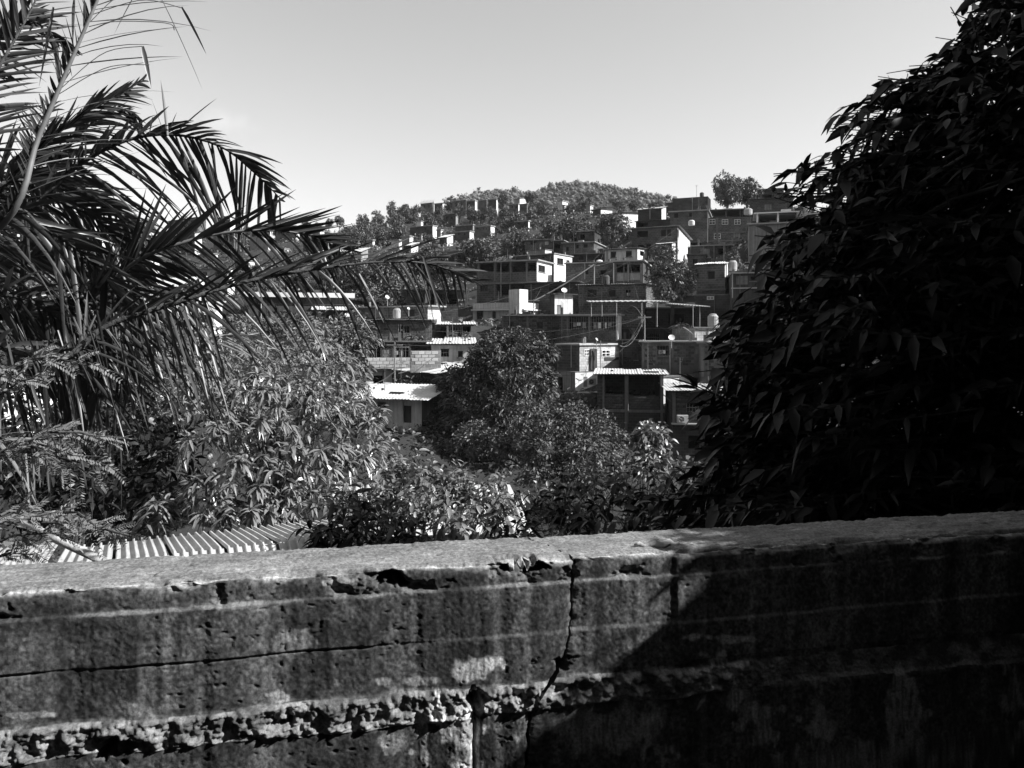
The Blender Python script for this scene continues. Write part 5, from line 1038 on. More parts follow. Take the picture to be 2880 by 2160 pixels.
# single bent or hanging leaflets
pp, dd, ll = [], [], []
for (x0, y0, x1, y1, Y) in [(430, 330, 420, 375, 6.0), (460, 375, 425, 270, 6.1), (470, 380, 452, 215, 6.1), (505, 365, 610, 268, 6.2), (480, 365, 498, 310, 6.2), (455, 0, 570, 235, 5.2), (400, 130, 425, 240, 5.3), (510, 20, 580, 145, 5.3), (395, -40, 320, 90, 5.4), (960, 690, 918, 830, 5.9), (985, 690, 1012, 790, 5.9), (765, 560, 775, 660, 5.9), (700, 740, 760, 900, 5.6), (860, 740, 905, 880, 5.7), (1190, 720, 1250, 900, 5.9), (1010, 770, 1080, 900, 5.9), (520, 870, 470, 960, 5.4), (200, 200, 60, 420, 5.1), (150, 20, 110, 230, 5.2), (210, 0, 205, 120, 5.2)]:
    a, b = at(x0, y0, Y), at(x1, y1, Y+random.uniform(-.2, .2)); pp.append(tuple(a-po)); dd.append(tuple(b-a)); ll.append((b-a).length)
for q in range(150):
    x0 = random.uniform(0, 560); y0 = 1010-.33*x0+random.uniform(-60, 60); ln_ = random.uniform(90, 330); Y = random.uniform(5.2, 6.4)
    a, b = at(x0, y0, Y), at(x0+random.uniform(-10, 60)+ln_*.18, y0+ln_, Y+random.uniform(-.2, .2)); pp.append(tuple(a-po)); dd.append(tuple(b-a)); ll.append((b-a).length)
V, Q = blades(np.array(pp), np.array(dd), np.array(ll), r5.uniform(.012, .034, len(pp)), .06, r5.uniform(-1.2, 1.2, len(pp)), (.6, 1, .95, .8, .5, .05), .4); o = mesh_np('loose_leaflets', V, Q, M['leaf_palm'], palm); tag(o, kind='stuff')

m_ = MB()
for cpts in ([(255, 60), (350, -20), (455, 0)], [(262, 40), (400, 0), (510, 22)], [(170, 250), (290, 150), (400, 130)], [(165, 265), (300, 190), (420, 182)], [(300, -40), (380, -60), (395, -40)], [(250, 75), (330, 60), (470, 65), (490, 85)]):
    sp = spline([at(x, y, 5.1+.02*i_) for i_, (x, y) in enumerate(cpts)], 12); m_.tube([Vector(p)-po for p in sp], .0028, 4)
m_.build('bare_midribs', M['rachis'], palm)
# ---------------------------------------------------------------- feathery sprays at the lower left
def feather(name, sprays, label, Y0, base):
    b = Vector(base); e = empty(name, b); tag(e, label, 'tree'); mb = MB(); PP, DD, LL = [], [], []
    for (x0, y0, x1, y1, n) in sprays:
        A_ = at(x0, y0, Y0+random.uniform(-.2, .2)); B_ = at(x1, y1, Y0+random.uniform(-.3, .3)); br = (B_-A_)
        mb.tube([A_-b, (A_+B_)/2-b+Vector((0, 0, .03)), B_-b], [.008, .006, .003], 5)
        n = max(4, int(n*.42))
        for k in range(n):
            f = (k+random.random())/n; st = A_.lerp(B_, f)+Vector((0, 0, .02)); sg = 1 if k % 2 else -1
            dr = (br.normalized()*random.uniform(.5, 1.0)+Vector((random.uniform(-.3, .3), random.uniform(-.8, .8), sg*random.uniform(.1, .6)))).normalized(); ln = random.uniform(.10, .19)
            sd = dr.cross(Vector((random.uniform(-.3, .3), -.6, .8))).normalized(); mb.tube([st-b, st+dr*ln-b], [.003, .0015], 4, False)
            for j in range(11):
                q = st+dr*ln*(j+1.5)/12-Vector((0, 0, .25*ln*((j+1)/12)**2))
                for s2 in (-1, 1): PP.append(tuple(q-b)); DD.append(tuple(sd*s2+dr*.5+Vector((0, 0, random.uniform(-.15, .15))))); LL.append(.032*(1-.35*j/11))
    LL = np.array(LL); V, Q = blades(np.array(PP), np.array(DD), LL, LL*.42, .1, r5.normal(size=len(LL))*.4, (.4, 1, .9, .1))
    o = mesh_np('leaves', V, Q, M['leaf_fern'], e); mb.build('branches', M['bark'], e)
feather('feathery_tree', [(-60, 1090, 150, 1000, 22), (60, 1010, 250, 1030, 22), (-60, 1010, 60, 1080, 16), (0, 1110, 120, 1060, 14), (-60, 1300, 180, 1215, 24), (120, 1215, 330, 1245, 26), (100, 1240, 290, 1235, 18), (0, 1280, 190, 1290, 22), (120, 1270, 270, 1350, 18), (150, 1290, 230, 1360, 12), (60, 1250, 140, 1300, 12), (150, 1300, 300, 1310, 14)], 'feathery small-leaved branches hanging in from the left edge', 4.6, at(-500, 1500, 4.8))
feather('feathery_seedling', [(-60, 1500, 120, 1440, 22), (40, 1470, 210, 1450, 20), (120, 1470, 330, 1500, 26), (230, 1500, 370, 1510, 16), (-40, 1540, 130, 1500, 20), (180, 1440, 260, 1475, 12), (-40, 1580, 100, 1560, 18), (60, 1500, 200, 1520, 16), (0, 1450, 90, 1430, 14)], 'lower feathery branches over the corrugated roof at the left edge', 4.3, at(-500, 1800, 4.5))

# ---------------------------------------------------------------- big dark tree on the right
POLY0 = np.array([(2990, -90), (2687, -90), (2687, 29), (2705, 48), (2661, 77), (2620, 74), (2595, 110), (2562, 136), (2551, 169), (2535, 190), (2492, 172), (2452, 199), (2451, 243), (2411, 276), (2363, 301), (2315, 321), (2337, 360), (2374, 375), (2330, 404), (2330, 426), (2267, 441), (2216, 478), (2178, 504), (2170, 551), (2280, 576), (2330, 592), (2240, 612), (2150, 640), (2125, 680), (2090, 704), (2092, 735), (2175, 750), (2150, 780), (2115, 815), (2072, 824), (2075, 846), (2015, 855), (2008, 918), (1996, 954), (2002, 1000), (2045, 1025), (1970, 1070), (1930, 1090), (1930, 1150), (1985, 1190), (1965, 1240), (1985, 1293), (1930, 1311), (1860, 1400), (1800, 1480), (1800, 1560), (2990, 1560)], float)
HOLES = [np.array(h_, float) for h_ in ([(2722, 148), (2786, 112), (2830, 81), (2875, 125), (2880, 150), (2845, 160), (2786, 162)], [(2455, 292), (2550, 290), (2540, 325), (2460, 325)], [(2480, 355), (2550, 350), (2560, 392), (2500, 398)], [(2305, 452), (2348, 448), (2340, 492), (2310, 490)], [(2760, 270), (2780, 268), (2782, 292), (2764, 292)])]
POLY = POLY0
def inpoly(x, y, P):
    c = np.zeros(len(x), bool); n = len(P); j = n-1
    for i in range(n):
        xi, yi = P[i]; xj, yj = P[j]; cond = ((yi > y) != (yj > y)) & (x < (xj-xi)*(y-yi)/(yj-yi+1e-9)+xi); c ^= cond; j = i
    return c
r6 = np.random.default_rng(66)
tbase = Vector((4.6, 5.6, -4.6)); tr = empty('broadleaf_tree', tbase); tag(tr, 'huge dark broad-leaved tree filling the right side', 'tree'); tbn = np.array(tbase)
n = 3300; px = r6.uniform(1800, 2980, n); py = r6.uniform(-120, 1540, n); k = inpoly(px, py, POLY); px, py = px[k], py[k]
edge = np.minimum.reduce([np.hypot(px-a, py-b) for a, b in POLY[1:-2]])
Yt = 4.1+r6.random(len(px))**.8*2.0; Yt = np.where(edge < 110, 4.6+r6.random(len(px))*1.2, Yt)
tips = atn(px, py, Yt)
# lower crown reaching over the wall beside the photographer (out of the picture), it shades the wall
m2 = 1900; X2 = r6.uniform(1.75, 4.4, m2); Y2 = r6.uniform(.4, 2.75, m2); Z2 = r6.uniform(-1.3, 3.2, m2); top = .60+.766*(X2-1.9)+.05*r6.normal(size=m2)
k = (Z2 < top) & (X2/Y2 > .74); extra = np.stack([X2, Y2, Z2], -1)[k]
tips = np.concatenate([tips, extra])
nb_ = len(tips); spt, spd = [], []
for (x0, y0, x1, y1) in [(2860, 40, 2650, 140), (2760, 20, 2690, -20), (2750, 190, 2500, 210), (2600, 240, 2420, 250), (2520, 300, 2330, 325), (2560, 400, 2440, 390), (2460, 420, 2280, 450), (2400, 460, 2190, 500), (2350, 560, 2170, 520), (2330, 600, 2230, 590), (2280, 660, 2150, 640), (2230, 740, 2105, 765), (2220, 820, 2070, 860), (2160, 940, 2010, 960), (2130, 1010, 1990, 1010), (2140, 1060, 2010, 1090), (2100, 1180, 1950, 1190), (2080, 1280, 1930, 1270), (2060, 1380, 1880, 1370), (2880, 130, 2740, 150)]:
    Yq = r6.uniform(4.5, 5.4); a = np.array(at(x0, y0, Yq)); b_ = np.array(at(x1, y1, Yq-.1)); dv = norm(b_-a)
    for q in range(7): spt.append(a+(b_-a)*(.1+1.0*q/6)+r6.normal(size=3)*.035); spd.append(norm(dv+r6.normal(size=3)*.15))
tips = np.concatenate([tips, np.array(spt)])
cen = np.array([4.3, 5.4, 1.0]); Dt = norm(np.stack([-np.abs(tips[:, 0]-6.5)*.6-.6+0*tips[:, 0], (tips[:, 1]-5.5)*.35, .25+(tips[:, 2]-.3)*.12], -1)+r6.normal(size=tips.shape)*.35)
Dt[-len(spt):] = np.array(spd); per = 11; tl = .5; PP, DD = [], []
s1 = norm(np.cross(Dt, np.array([0, 0, 1.0])))
for q in range(per):
    f = q/(per-1); sg = 1 if q % 2 else -1
    p = tips+Dt*(f-1.0)*tl; p[:, 2] -= .12*f*f*tl
    PP.append(p); DD.append(norm(Dt*(.55+.35*f)+s1*sg*(.75-.4*f)+np.array([0, 0, -.3])+r6.normal(size=p.shape)*.45))
PP = np.concatenate(PP); DD = np.concatenate(DD)
def tree_keep(P_, D_, ln):
    """keep leaves inside the outline the tree has, and off the sunlit stretch of the wall"""
    c = P_+D_*ln; qx = CX+c[:, 0]/np.maximum(c[:, 1], .1)*F; qy = HY-c[:, 2]/np.maximum(c[:, 1], .1)*F
    k = inpoly(qx, qy, POLY0) | (qx > 2930) | (c[:, 1] < .3)
    for h_ in HOLES: k &= ~(inpoly(qx, qy, h_) & (r6.random(len(qx)) < .93))
    for (W_, zz) in ((None, None),):
        t_ = ((c-np.array([0, 2.18, 0])) @ np.array([.2102, -.9777, 0]))/float(S @ np.array([.2102, -.9777, 0])); h0 = c-t_[:, None]*S
        lit = (h0[:, 2] < -.55) & (h0[:, 2] > -1.5) & (h0[:, 0] < np.interp(h0[:, 2], [-1.5, -1.2, -1.0, -.96, -.92, -.85, -.75, -.6], [.02, .04, .12, .24, .36, .41, .45, .47])+.05*r6.normal(size=len(qx)))
        t2 = (c[:, 2]+.62)/S[2]; h1 = c-t2[:, None]*S; lit |= (h1[:, 0] < .55+.14*r6.normal(size=len(qx))) & (h1[:, 0] > -3) & (h1[:, 1]-.215*h1[:, 0] > 2.1) & (h1[:, 1]-.215*h1[:, 0] < 2.5)
    return k & ~(lit & (c[:, 0] > 1.0) & (c[:, 1] < 3.2))
c_ = PP+DD*.06; qx = CX+c_[:, 0]/np.maximum(c_[:, 1], .1)*F; qy = HY-c_[:, 2]/np.maximum(c_[:, 1], .1)*F; ed_ = np.full(len(PP), 1e9)
for q in range(1, len(POLY0)-5):      # thin the foliage towards the outline, except on the spurs
    a_, b2 = POLY0[q], POLY0[q+1]; ab = b2-a_; t_ = np.clip(((qx-a_[0])*ab[0]+(qy-a_[1])*ab[1])/(ab @ ab), 0, 1); ed_ = np.minimum(ed_, np.hypot(qx-a_[0]-t_*ab[0], qy-a_[1]-t_*ab[1]))
spur = np.tile(np.arange(len(tips)) >= len(tips)-len(spt), per)
kk = tree_keep(PP, DD, .06) & (spur | (r6.random(len(PP)) < np.interp(ed_, [0, 45, 130], [.08, .3, 1.0])) | (qy > 900) | (qx > 2900)); PP, DD = PP[kk], DD[kk]; sz = r6.uniform(.5, 1.25, len(PP))
V, Q = blades(PP, DD, .135*sz, .05*sz*r6.uniform(.55, 1.35, len(PP)), r6.uniform(.05, .5, len(PP)), r6.normal(size=len(PP))*.8, (.25, 1, .72, .04), .3)
# the rest of the crown, right of the picture: larger sprays, they keep the sun off the visible side
m3 = 5200; X3 = r6.uniform(2.6, 8.8, m3); Y3 = r6.uniform(1.0, 6.4, m3); Z3 = r6.uniform(-2.5, 5.5, m3); k = (X3/Y3 > .72) & (np.hypot(np.hypot((X3-5.4)/3.4, (Y3-4)/2.9), (Z3-.3)/3.4) < 1) & ((Y3 > 3.0) | (Z3 < .3+.766*(X3-1.9)))
P3 = np.repeat(np.stack([X3, Y3, Z3], -1)[k], 9, 0); P3 = P3+r6.normal(size=P3.shape)*.2; D3 = norm(r6.normal(size=P3.shape)+np.array([0, 0, -.2])); kk = tree_keep(P3, D3, .12) & (CX+(P3[:, 0]+.3*D3[:, 0])/np.maximum(P3[:, 1]+.3*D3[:, 1], .1)*F > 2950) & (P3[:, 0]/P3[:, 1] > .69); P3, D3 = P3[kk], D3[kk]; z3_ = r6.uniform(.7, 1.2, len(P3))
V3, Q3 = blades(P3, D3, .27*z3_, .11*z3_, .3, r6.normal(size=len(P3)), (.25, 1, .8, .06))
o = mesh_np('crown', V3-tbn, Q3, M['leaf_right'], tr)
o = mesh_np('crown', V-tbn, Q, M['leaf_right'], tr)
mb = MB(); fork = Vector((4.5, 5.6, -1.2)); mb.tube([tbase-tbase, Vector((.05, 0, 1.6)), fork-tbase], [.26, .22, .19], 12)
bigs = []
for c in [(3.9, 5.6, 2.4), (2.2, 5.2, .5), (4.6, 6.0, 2.8), (2.0, 5.6, -1.0), (3.4, 3.0, 1.2), (4.0, 4.6, 2.2), (2.7, 1.9, .3), (3.2, 6.4, .6)]:
    c = Vector(c); m_ = fork.lerp(c, .5)+Vector((0, 0, .25)); mb.tube([fork-tbase, m_-tbase, c-tbase], [.12, .08, .035], 8); bigs.append(fork.lerp(c, .6)); bigs.append(c)
for q in range(0, len(tips), 4):
    tp = Vector(tips[q]); b0 = min(bigs, key=lambda v: (v-tp).length); d = Vector(Dt[q]); s = tp-d*tl
    mb.tube([b0-tbase, b0.lerp(s, .6)+Vector((0, 0, .08))-tbase, s-tbase], [.02, .012, .007], 5, False)
for q in range(len(tips)):
    tp = Vector(tips[q]); d = Vector(Dt[q]); mb.tube([tp-d*tl-tbase, tp-Vector((0, 0, .06))-tbase], [.006, .003], 3, False)
mb.build('trunk', M['bark'], tr)
# the leafy twig that stands out before the tin-roofed house
e = empty('stray_twig', at(2000, 1130, 4.9)); tag(e, 'low leafy twig reaching left before the tin-roofed brick house', 'branch'); eb = np.array(e.location)
P_, D_ = [], []
for (x0, y0, x1, y1) in [(1960, 1090, 1870, 1050), (1965, 1095, 1880, 1080), (1975, 1095, 1900, 1060), (1960, 1090, 1930, 1045), (1985, 1100, 1935, 1100), (1995, 1100, 1930, 1130), (1960, 1085, 1900, 1040), (2010, 1110, 1960, 1070), (2020, 1115, 1960, 1140), (2030, 1110, 1990, 1060)]:
    a = np.array(at(x0, y0, 4.9)); P_.append(a-eb); D_.append(np.array(at(x1, y1, 4.9+random.uniform(-.1, .1)))-a)
P_, D_ = np.array(P_), np.array(D_); V, Q = blades(P_, D_, np.linalg.norm(D_, axis=1), .065, .12, r6.normal(size=len(P_))*.5, (.2, .8, 1, .8, .4, .04), .3); mesh_np('leaves', V, Q, M['leaf_right'], e)
m_ = MB(); m_.tube([at(1955, 1085, 4.9)-e.location, at(2060, 1130, 4.95)-e.location, at(2250, 1230, 5.2)-e.location], [.004, .007, .011], 6); m_.build('stem', M['bark'], e)
# ---------------------------------------------------------------- old concrete wall in front
SL_ = .215; e1 = np.array([1, SL_, 0])/math.hypot(1, SL_); nv = np.array([SL_, -1, 0])/math.hypot(1, SL_); W0 = np.array([0, 2.18, 0])
ZT = -.62; TH = .244
wm = bpy.data.materials.new('old_concrete'); wm.use_nodes = True; nt = wm.node_tree; N = nt.nodes; Lk = nt.links; b = N['Principled BSDF']; b.inputs['Roughness'].default_value = .9; b.inputs['Specular IOR Level'].default_value = .2
at_ = N.new('ShaderNodeAttribute'); at_.attribute_name = 'tone'; tcn = N.new('ShaderNodeTexCoord')
n1 = N.new('ShaderNodeTexNoise'); n1.inputs['Scale'].default_value = 140; n1.inputs['Detail'].default_value = 5; n1.inputs['Roughness'].default_value = .7; Lk.new(tcn.outputs['Object'], n1.inputs['Vector'])
mr2 = N.new('ShaderNodeMapRange'); mr2.inputs[1].default_value = .3; mr2.inputs[2].default_value = .7; mr2.inputs[3].default_value = .45; mr2.inputs[4].default_value = 1.6; Lk.new(n1.outputs[0], mr2.inputs[0])
mu = N.new('ShaderNodeMath'); mu.operation = 'MULTIPLY'; Lk.new(at_.outputs['Fac'], mu.inputs[0]); Lk.new(mr2.outputs[0], mu.inputs[1]); Lk.new(mu.outputs[0], b.inputs['Base Color'])
nb = N.new('ShaderNodeTexNoise'); nb.inputs['Scale'].default_value = 260; nb.inputs['Detail'].default_value = 6; nb.inputs['Roughness'].default_value = .7; Lk.new(tcn.outputs['Object'], nb.inputs['Vector'])
bpn = N.new('ShaderNodeBump'); bpn.inputs['Strength'].default_value = .3; bpn.inputs['Distance'].default_value = .004; Lk.new(nb.outputs[0], bpn.inputs['Height']); Lk.new(bpn.outputs[0], b.inputs['Normal'])
M['old_concrete'] = wm

ck_z = np.array([-1.75, -1.2, -1.05, -1.0, -.955, -.93, -.9, -.84, -.77, -.71, -.64, -.6]); ck_x = np.array([.03, .035, .045, .06, .11, .135, .15, .162, .172, .170, .177, .177])
def crack_u(off, z, istop):
    x = np.where(istop, .177-.075*np.clip(-off/TH, 0, 1)+.012*(fbm(off*60, off*0+3, 3, 8)-.5), np.interp(z, ck_z, ck_x))
    return x*1.0229+.012*(fbm(z*70+off*50, z*0, 3, 9)-.5)
def wall_section(side):
    s_top = np.linspace(TH, 0, 56)[:-1]; s_fr = np.concatenate([np.linspace(ZT, -1.25, 250), np.linspace(-1.28, -1.75, 12)])
    off = np.concatenate([[-TH], -s_top, np.zeros(len(s_fr))]); z = np.concatenate([[-3.6], np.full(len(s_top), ZT), s_fr]); top = np.concatenate([[True], np.ones(len(s_top), bool), np.zeros(len(s_fr), bool)])
    sd = np.where(top, -off, ZT-z)            # distance from the front edge
    uc0 = .17
    if side < 0: u = np.concatenate([np.linspace(-6, -1.55, 24)[:-1], np.linspace(-1.55, uc0, 450)])
    else: u = np.concatenate([np.linspace(uc0, 1.95, 440), np.linspace(1.98, 8, 24)])
    Ug = np.tile(u, (len(z), 1)); Zg = np.tile(z[:, None], (1, len(u))); Og = np.tile(off[:, None], (1, len(u))); Tg = np.tile(top[:, None], (1, len(u))); Sg = np.tile(sd[:, None], (1, len(u)))
    cu = crack_u(off, z, top); gap = .005+.014*fbm(z*45, off*45, 4, 4)**1.5+np.where(~top & (z < -.9) & (z > -1.0), .012, 0)
    dl = (cu-uc0)+side*gap*.5
    Ug = Ug+dl[:, None]*np.clip(1-np.abs(Ug-uc0)/.45, 0, 1)
    X = Ug/1.0229
    # front relief
    z1 = -.690+.008*(fbm(Ug*3, Ug*0, 3, 11)-.5)+.007*(fbm(Ug*35, Ug*0, 4, 81)-.5); z2 = -.826+.006*(fbm(Ug*3, Ug*0+5, 3, 12)-.5); z3 = -.952+.016*(fbm(Ug*5, Ug*0, 4, 13)-.5); z4 = -1.035+.05*(fbm(Ug*4, Ug*0, 4, 14)-.5)
    st = lambda e, w: sstep(e+w, e-w, Zg)
    D = .013*st(z1, .003)*np.clip(fbm(Ug*6, Ug*0+1, 5, 99)*3.4-1.2, .0, 1.3)
    gl = sstep(-.05, -.3, X); gw = sstep(.3, .6, fbm(Ug*6, Ug*0+9, 4, 86)); D = D-.0065*gw*np.exp(-((Zg-z2)/.003)**2)*gl-.003*st(z2, .004)*gl+.006*st(z2, .005)*(1-gl)+.0012*(fbm(Ug*90, Zg*50, 3, 87)-.5)+.0016*(vn(Ug*250, Zg*140, 89)-.5)
    cor = st(z3-.008, .008)*(1-st(z4, .008)); chunk = fbm(Ug*22, Zg*26, 4, 15)
    low_r = sstep(.9, .55, X)
    D = D+cor*(.017+.04*(chunk-.5)+.03*(fbm(Ug*60, Zg*60, 3, 97)-.5))*low_r+st(z4, .012)*.010
    pit = np.clip(fbm(Ug*50, Zg*60, 3, 16)-.70, 0, 1)*sstep(.42, .6, fbm(Ug*3, Zg*5, 3, 88)); D = D-pit*(.03+.12*cor)
    D = D+.0025*(fbm(Ug*30, Zg*30, 4, 17)-.5)+.004*(vn(Ug*180, Zg*180, 18)-.5)*(.15+cor)+.012*(fbm(Ug*2.2, Zg*3, 2, 19)-.5)
    # vertical joint and right form edge
    jx = -.105+.006*(fbm(Zg*25, Zg*0, 3, 20)-.5); D = D-.03*np.exp(-((X-jx)/.007)**2)*(Zg < z3-.03)+.006*(X < jx-.008)*(Zg < z4)
    jx2 = .475; D = D+.007*sstep(jx2-.004, jx2+.004, X)*(Zg < -.64)*(Zg > -.94)
    # broken holes in the front arris
    def blob(cx, cz, rx, rz, seed): return np.clip(1-np.hypot((X-cx)/rx+1.6*(fbm(Ug*26, Zg*30, 4, seed+100)-.5), (Zg-cz)/rz+1.6*(fbm(Ug*30, Zg*26, 4, seed+130)-.5))+1.3*(fbm(Ug*60, Zg*60, 4, seed)-.5), 0, 1)
    hole = blob(.02, -.628, .05, .028, 21)*.11+blob(.055, -.645, .035, .018, 22)*.09+blob(-.335, -.65, .045, .03, 23)*.09+blob(-1.0, -1.02, .05, .03, 24)*.08+blob(-.11, -.985, .03, .03, 25)*.09+blob(.14, -.925, .03, .02, 26)*.06+blob(-.6, -1.0, .03, .02, 27)*.06
    hole += .05*np.clip(fbm(Ug*14, Zg*20, 5, 28)-.60, 0, 1)*(Zg > -.69)*2.2
    # arris rounding and chipping
    chip = .007+.12*np.clip(fbm(Ug*7, Ug*0+2, 5, 29)-.50, 0, 1)+.03*np.clip(fbm(Ug*26, Ug*0+4, 4, 31)-.5, 0, 1); wch = .018+.03*fbm(Ug*5, Ug*0+7, 3, 30)
    er = chip*np.clip(1-Sg/wch, 0, 1)**1.6; ckd = np.abs(Ug-cu[:, None]); D = D-(.03*np.clip(fbm(Ug*0+3, Zg*30, 4, 96)-.35, 0, 1)+.004)*np.exp(-ckd/.012)*(~Tg)
    D = np.where(Tg, 0, D)-np.where(Tg, 0, hole)
    zt = .006*(fbm(Ug*6, Og*14, 4, 40)-.5)+.005*(fbm(Ug*60, Og*60, 3, 41)-.5)+.003*(vn(Ug*170, Og*170, 42)-.5)-.012*np.clip(fbm(Ug*16, Og*30, 4, 43)-.6, 0, 1)*3
    zt = zt-blob(.02, ZT+.01, .055, .05, 21)*.06*(Sg < .06)*Tg
    off2 = Og+np.where(Tg, -er, D-er); z2_ = Zg+np.where(Tg, zt-er, -er*np.clip(1-Sg/.02, 0, 1))
    if side > 0: off2 = off2-.004; z2_ = z2_-.005*Tg
    P = W0+e1*Ug[..., None]+nv*off2[..., None]; P[..., 2] = z2_
    # tone: stains, plaster scars, drips, and sunlight painted along the ledges
    pxx = CX+P[..., 0]/P[..., 1]*F; pyy = HY-P[..., 2]/P[..., 1]*F
    st_v = vn(Ug*22+1.5*fbm(Ug*8, Zg*9, 3, 93), Zg*3.5, 50)*.5+vn(Ug*75+2*fbm(Ug*15, Zg*20, 3, 94), Zg*8, 51)*.3+.2*fbm(Ug*20, Zg*20, 3, 95); cloud = fbm(Ug*4, Zg*6, 5, 52)
    tone = .085*(.25+1.5*cloud)*(.35+1.3*st_v)*(.35+1.3*fbm(Ug*40, Zg*40, 4, 58))*(.35+1.3*vn(Ug*150, Zg*120, 59))
    drip = np.clip(vn(Ug*18+.8*fbm(Ug*10, Zg*6, 2, 83), Zg*.8, 84)*3-1.7, 0, 1); tone = tone*np.where(Zg < z4, .8, 1)*(1-.55*drip)+.05*np.clip(vn(Ug*31, Zg*1.3, 85)*4-3, 0, 1)
    tone = tone+.10*np.exp(-((Zg-z1)/.006)**2)*np.clip(fbm(Ug*14, Zg*40, 4, 53)*3.4-1.4, 0, 1)+.05*np.exp(-((Zg-z2-.003)/.005)**2)*np.clip(fbm(Ug*10, Zg*40, 4, 98)*2.6-.9, 0, 1)  # sunlit ledge edges painted as broken lighter lines
    tone = np.where(cor > .3, .08+.5*np.clip(fbm(Ug*26, Zg*30, 5, 54)-.36, 0, 1), tone)
    def patch(px_, py_, rx, ry, v, seed, hard=8):
        wx = (fbm(Ug*7, Zg*9, 4, seed+7)-.5)*1.7; wy = (fbm(Ug*8, Zg*7, 4, seed+8)-.5)*1.7
        m_ = np.clip(3.0*(1-np.hypot((pxx-px_)/rx+wx, (pyy-py_)/ry+wy)+2.2*(fbm(Ug*28, Zg*20, 5, seed)-.5)), 0, 1)*(.35+.65*sstep(.3, .6, vn(Ug*160, Zg*30, seed+2)))
        return m_, v
    pats = [(1345, 1878, 60, 26, .5, 60), (1300, 1860, 30, 20, .3, 61), (1160, 1912, 110, 14, .30, 62), (775, 1955, 45, 16, .30, 63), (620, 1700, 120, 14, .2, 64), (60, 2010, 90, 10, .26, 65), (945, 1640, 60, 30, .32, 66), (1100, 2090, 60, 30, .24, 67), (385, 1990, 60, 20, .22, 90), (480, 1985, 40, 14, .25, 91), (820, 1800, 50, 40, .2, 92),
            (1285, 2085, 65, 110, .62, 68), (1190, 2110, 18, 90, .40, 69), (1700, 2060, 190, 90, .26, 70), (2040, 1795, 190, 12, .4, 71), (2040, 1860, 60, 30, .36, 72), (2080, 1960, 40, 60, .34, 73), (2160, 2030, 70, 60, .30, 74), (2290, 2040, 50, 45, .30, 75), (2540, 2010, 60, 120, .28, 76), (2850, 1960, 60, 140, .28, 77), (1990, 1890, 40, 20, .34, 78), (2440, 2130, 260, 50, .24, 79)]
    for (a, b_, c, d, v, sdd) in pats:
        m_, v = patch(a, b_, c, d, v, sdd); m_ = m_*(~Tg); tone = tone*(1-m_)+v*m_*(.75+.5*fbm(Ug*50, Zg*50, 3, sdd+1))
    tt = .30*(.55+.9*fbm(Ug*9, Og*16, 5, 55))*(.7+.6*vn(Ug*25, Og*180, 57)); edge = np.clip(1.1-Sg/(.005+.055*np.clip(fbm(Ug*9, Ug*0+3, 4, 80)-.3, 0, 1)), 0, 1)*np.clip(fbm(Ug*30, Sg*40, 4, 56)*2.4-.5, 0, 1)
    tone = np.where(Tg, tt, tone); tone = tone*(1-edge)+.5*edge
    tone = np.clip(tone*np.where(Tg, .6, 1.0), .012, .75)
    r, c = Ug.shape; idx = np.arange(r*c).reshape(r, c); Qm = np.stack([idx[:-1, :-1], idx[1:, :-1], idx[1:, 1:], idx[:-1, 1:]], -1).reshape(-1, 4)
    V = P.reshape(-1, 3); tn = tone.ravel()
    # inner face of the crack
    ci = c-1 if side < 0 else 0; ring = P[:, ci]; inn = ring.copy(); inn = inn-nv*np.where(top, 0, .16)[:, None]; inn[:, 2] -= np.where(top, .16, .0); inn = inn+e1*side*.01
    base = len(V); V = np.concatenate([V, ring, inn]); tn = np.concatenate([tn, np.full(2*r, .1)])
    a = base+np.arange(r-1); q2 = np.stack([a, a+1, a+1+r, a+r], -1); Qm = np.concatenate([Qm, q2])
    return V, Qm, tn
wall = empty('concrete_wall', (0, 2.18, -1.62)); tag(wall, 'old cracked concrete parapet wall across the foreground', 'wall'); wbase = np.array(wall.location)
for sd_ in (-1, 1):
    V, Qm, tn = wall_section(sd_); o = mesh_np('wall_section', V-wbase, Qm, M['old_concrete'], wall, smooth=True, attr={'tone': tn})
core = MB(); A_ = W0-nv*.17+e1*-6; B_ = W0-nv*.17+e1*8; C_ = W0-nv*.20+e1*8; D_ = W0-nv*.20+e1*-6
for (p, q) in ((A_, B_),): core.quad((p[0], p[1]-2.18, 1.62-3.5), (q[0], q[1]-2.18, 1.62-3.5), (q[0], q[1]-2.18, 1.62-.8), (p[0], p[1]-2.18, 1.62-.8))
core.build('core', M['concrete'], wall)
# mortar blob and dry leaf on the top, right of the crack
mb = MB(); c0 = at(1850, 1538, 2.34); nn = 9
pts = [Vector((-.07+.14*k/nn, .03*(k/nn), .006*math.sin(k*2.1))) for k in range(nn+1)]; mb.tube(pts, [.003+.009*math.sin(math.pi*(k+.4)/(nn+1))*(.7+.5*random.random()) for k in range(nn+1)], 8)
o = mb.build('mortar_lump', M['concrete_pale'], None, c0+Vector((0, 0, .004)), True); tag(o, 'pale twisted mortar lump lying on the wall top right of the crack', 'lump')

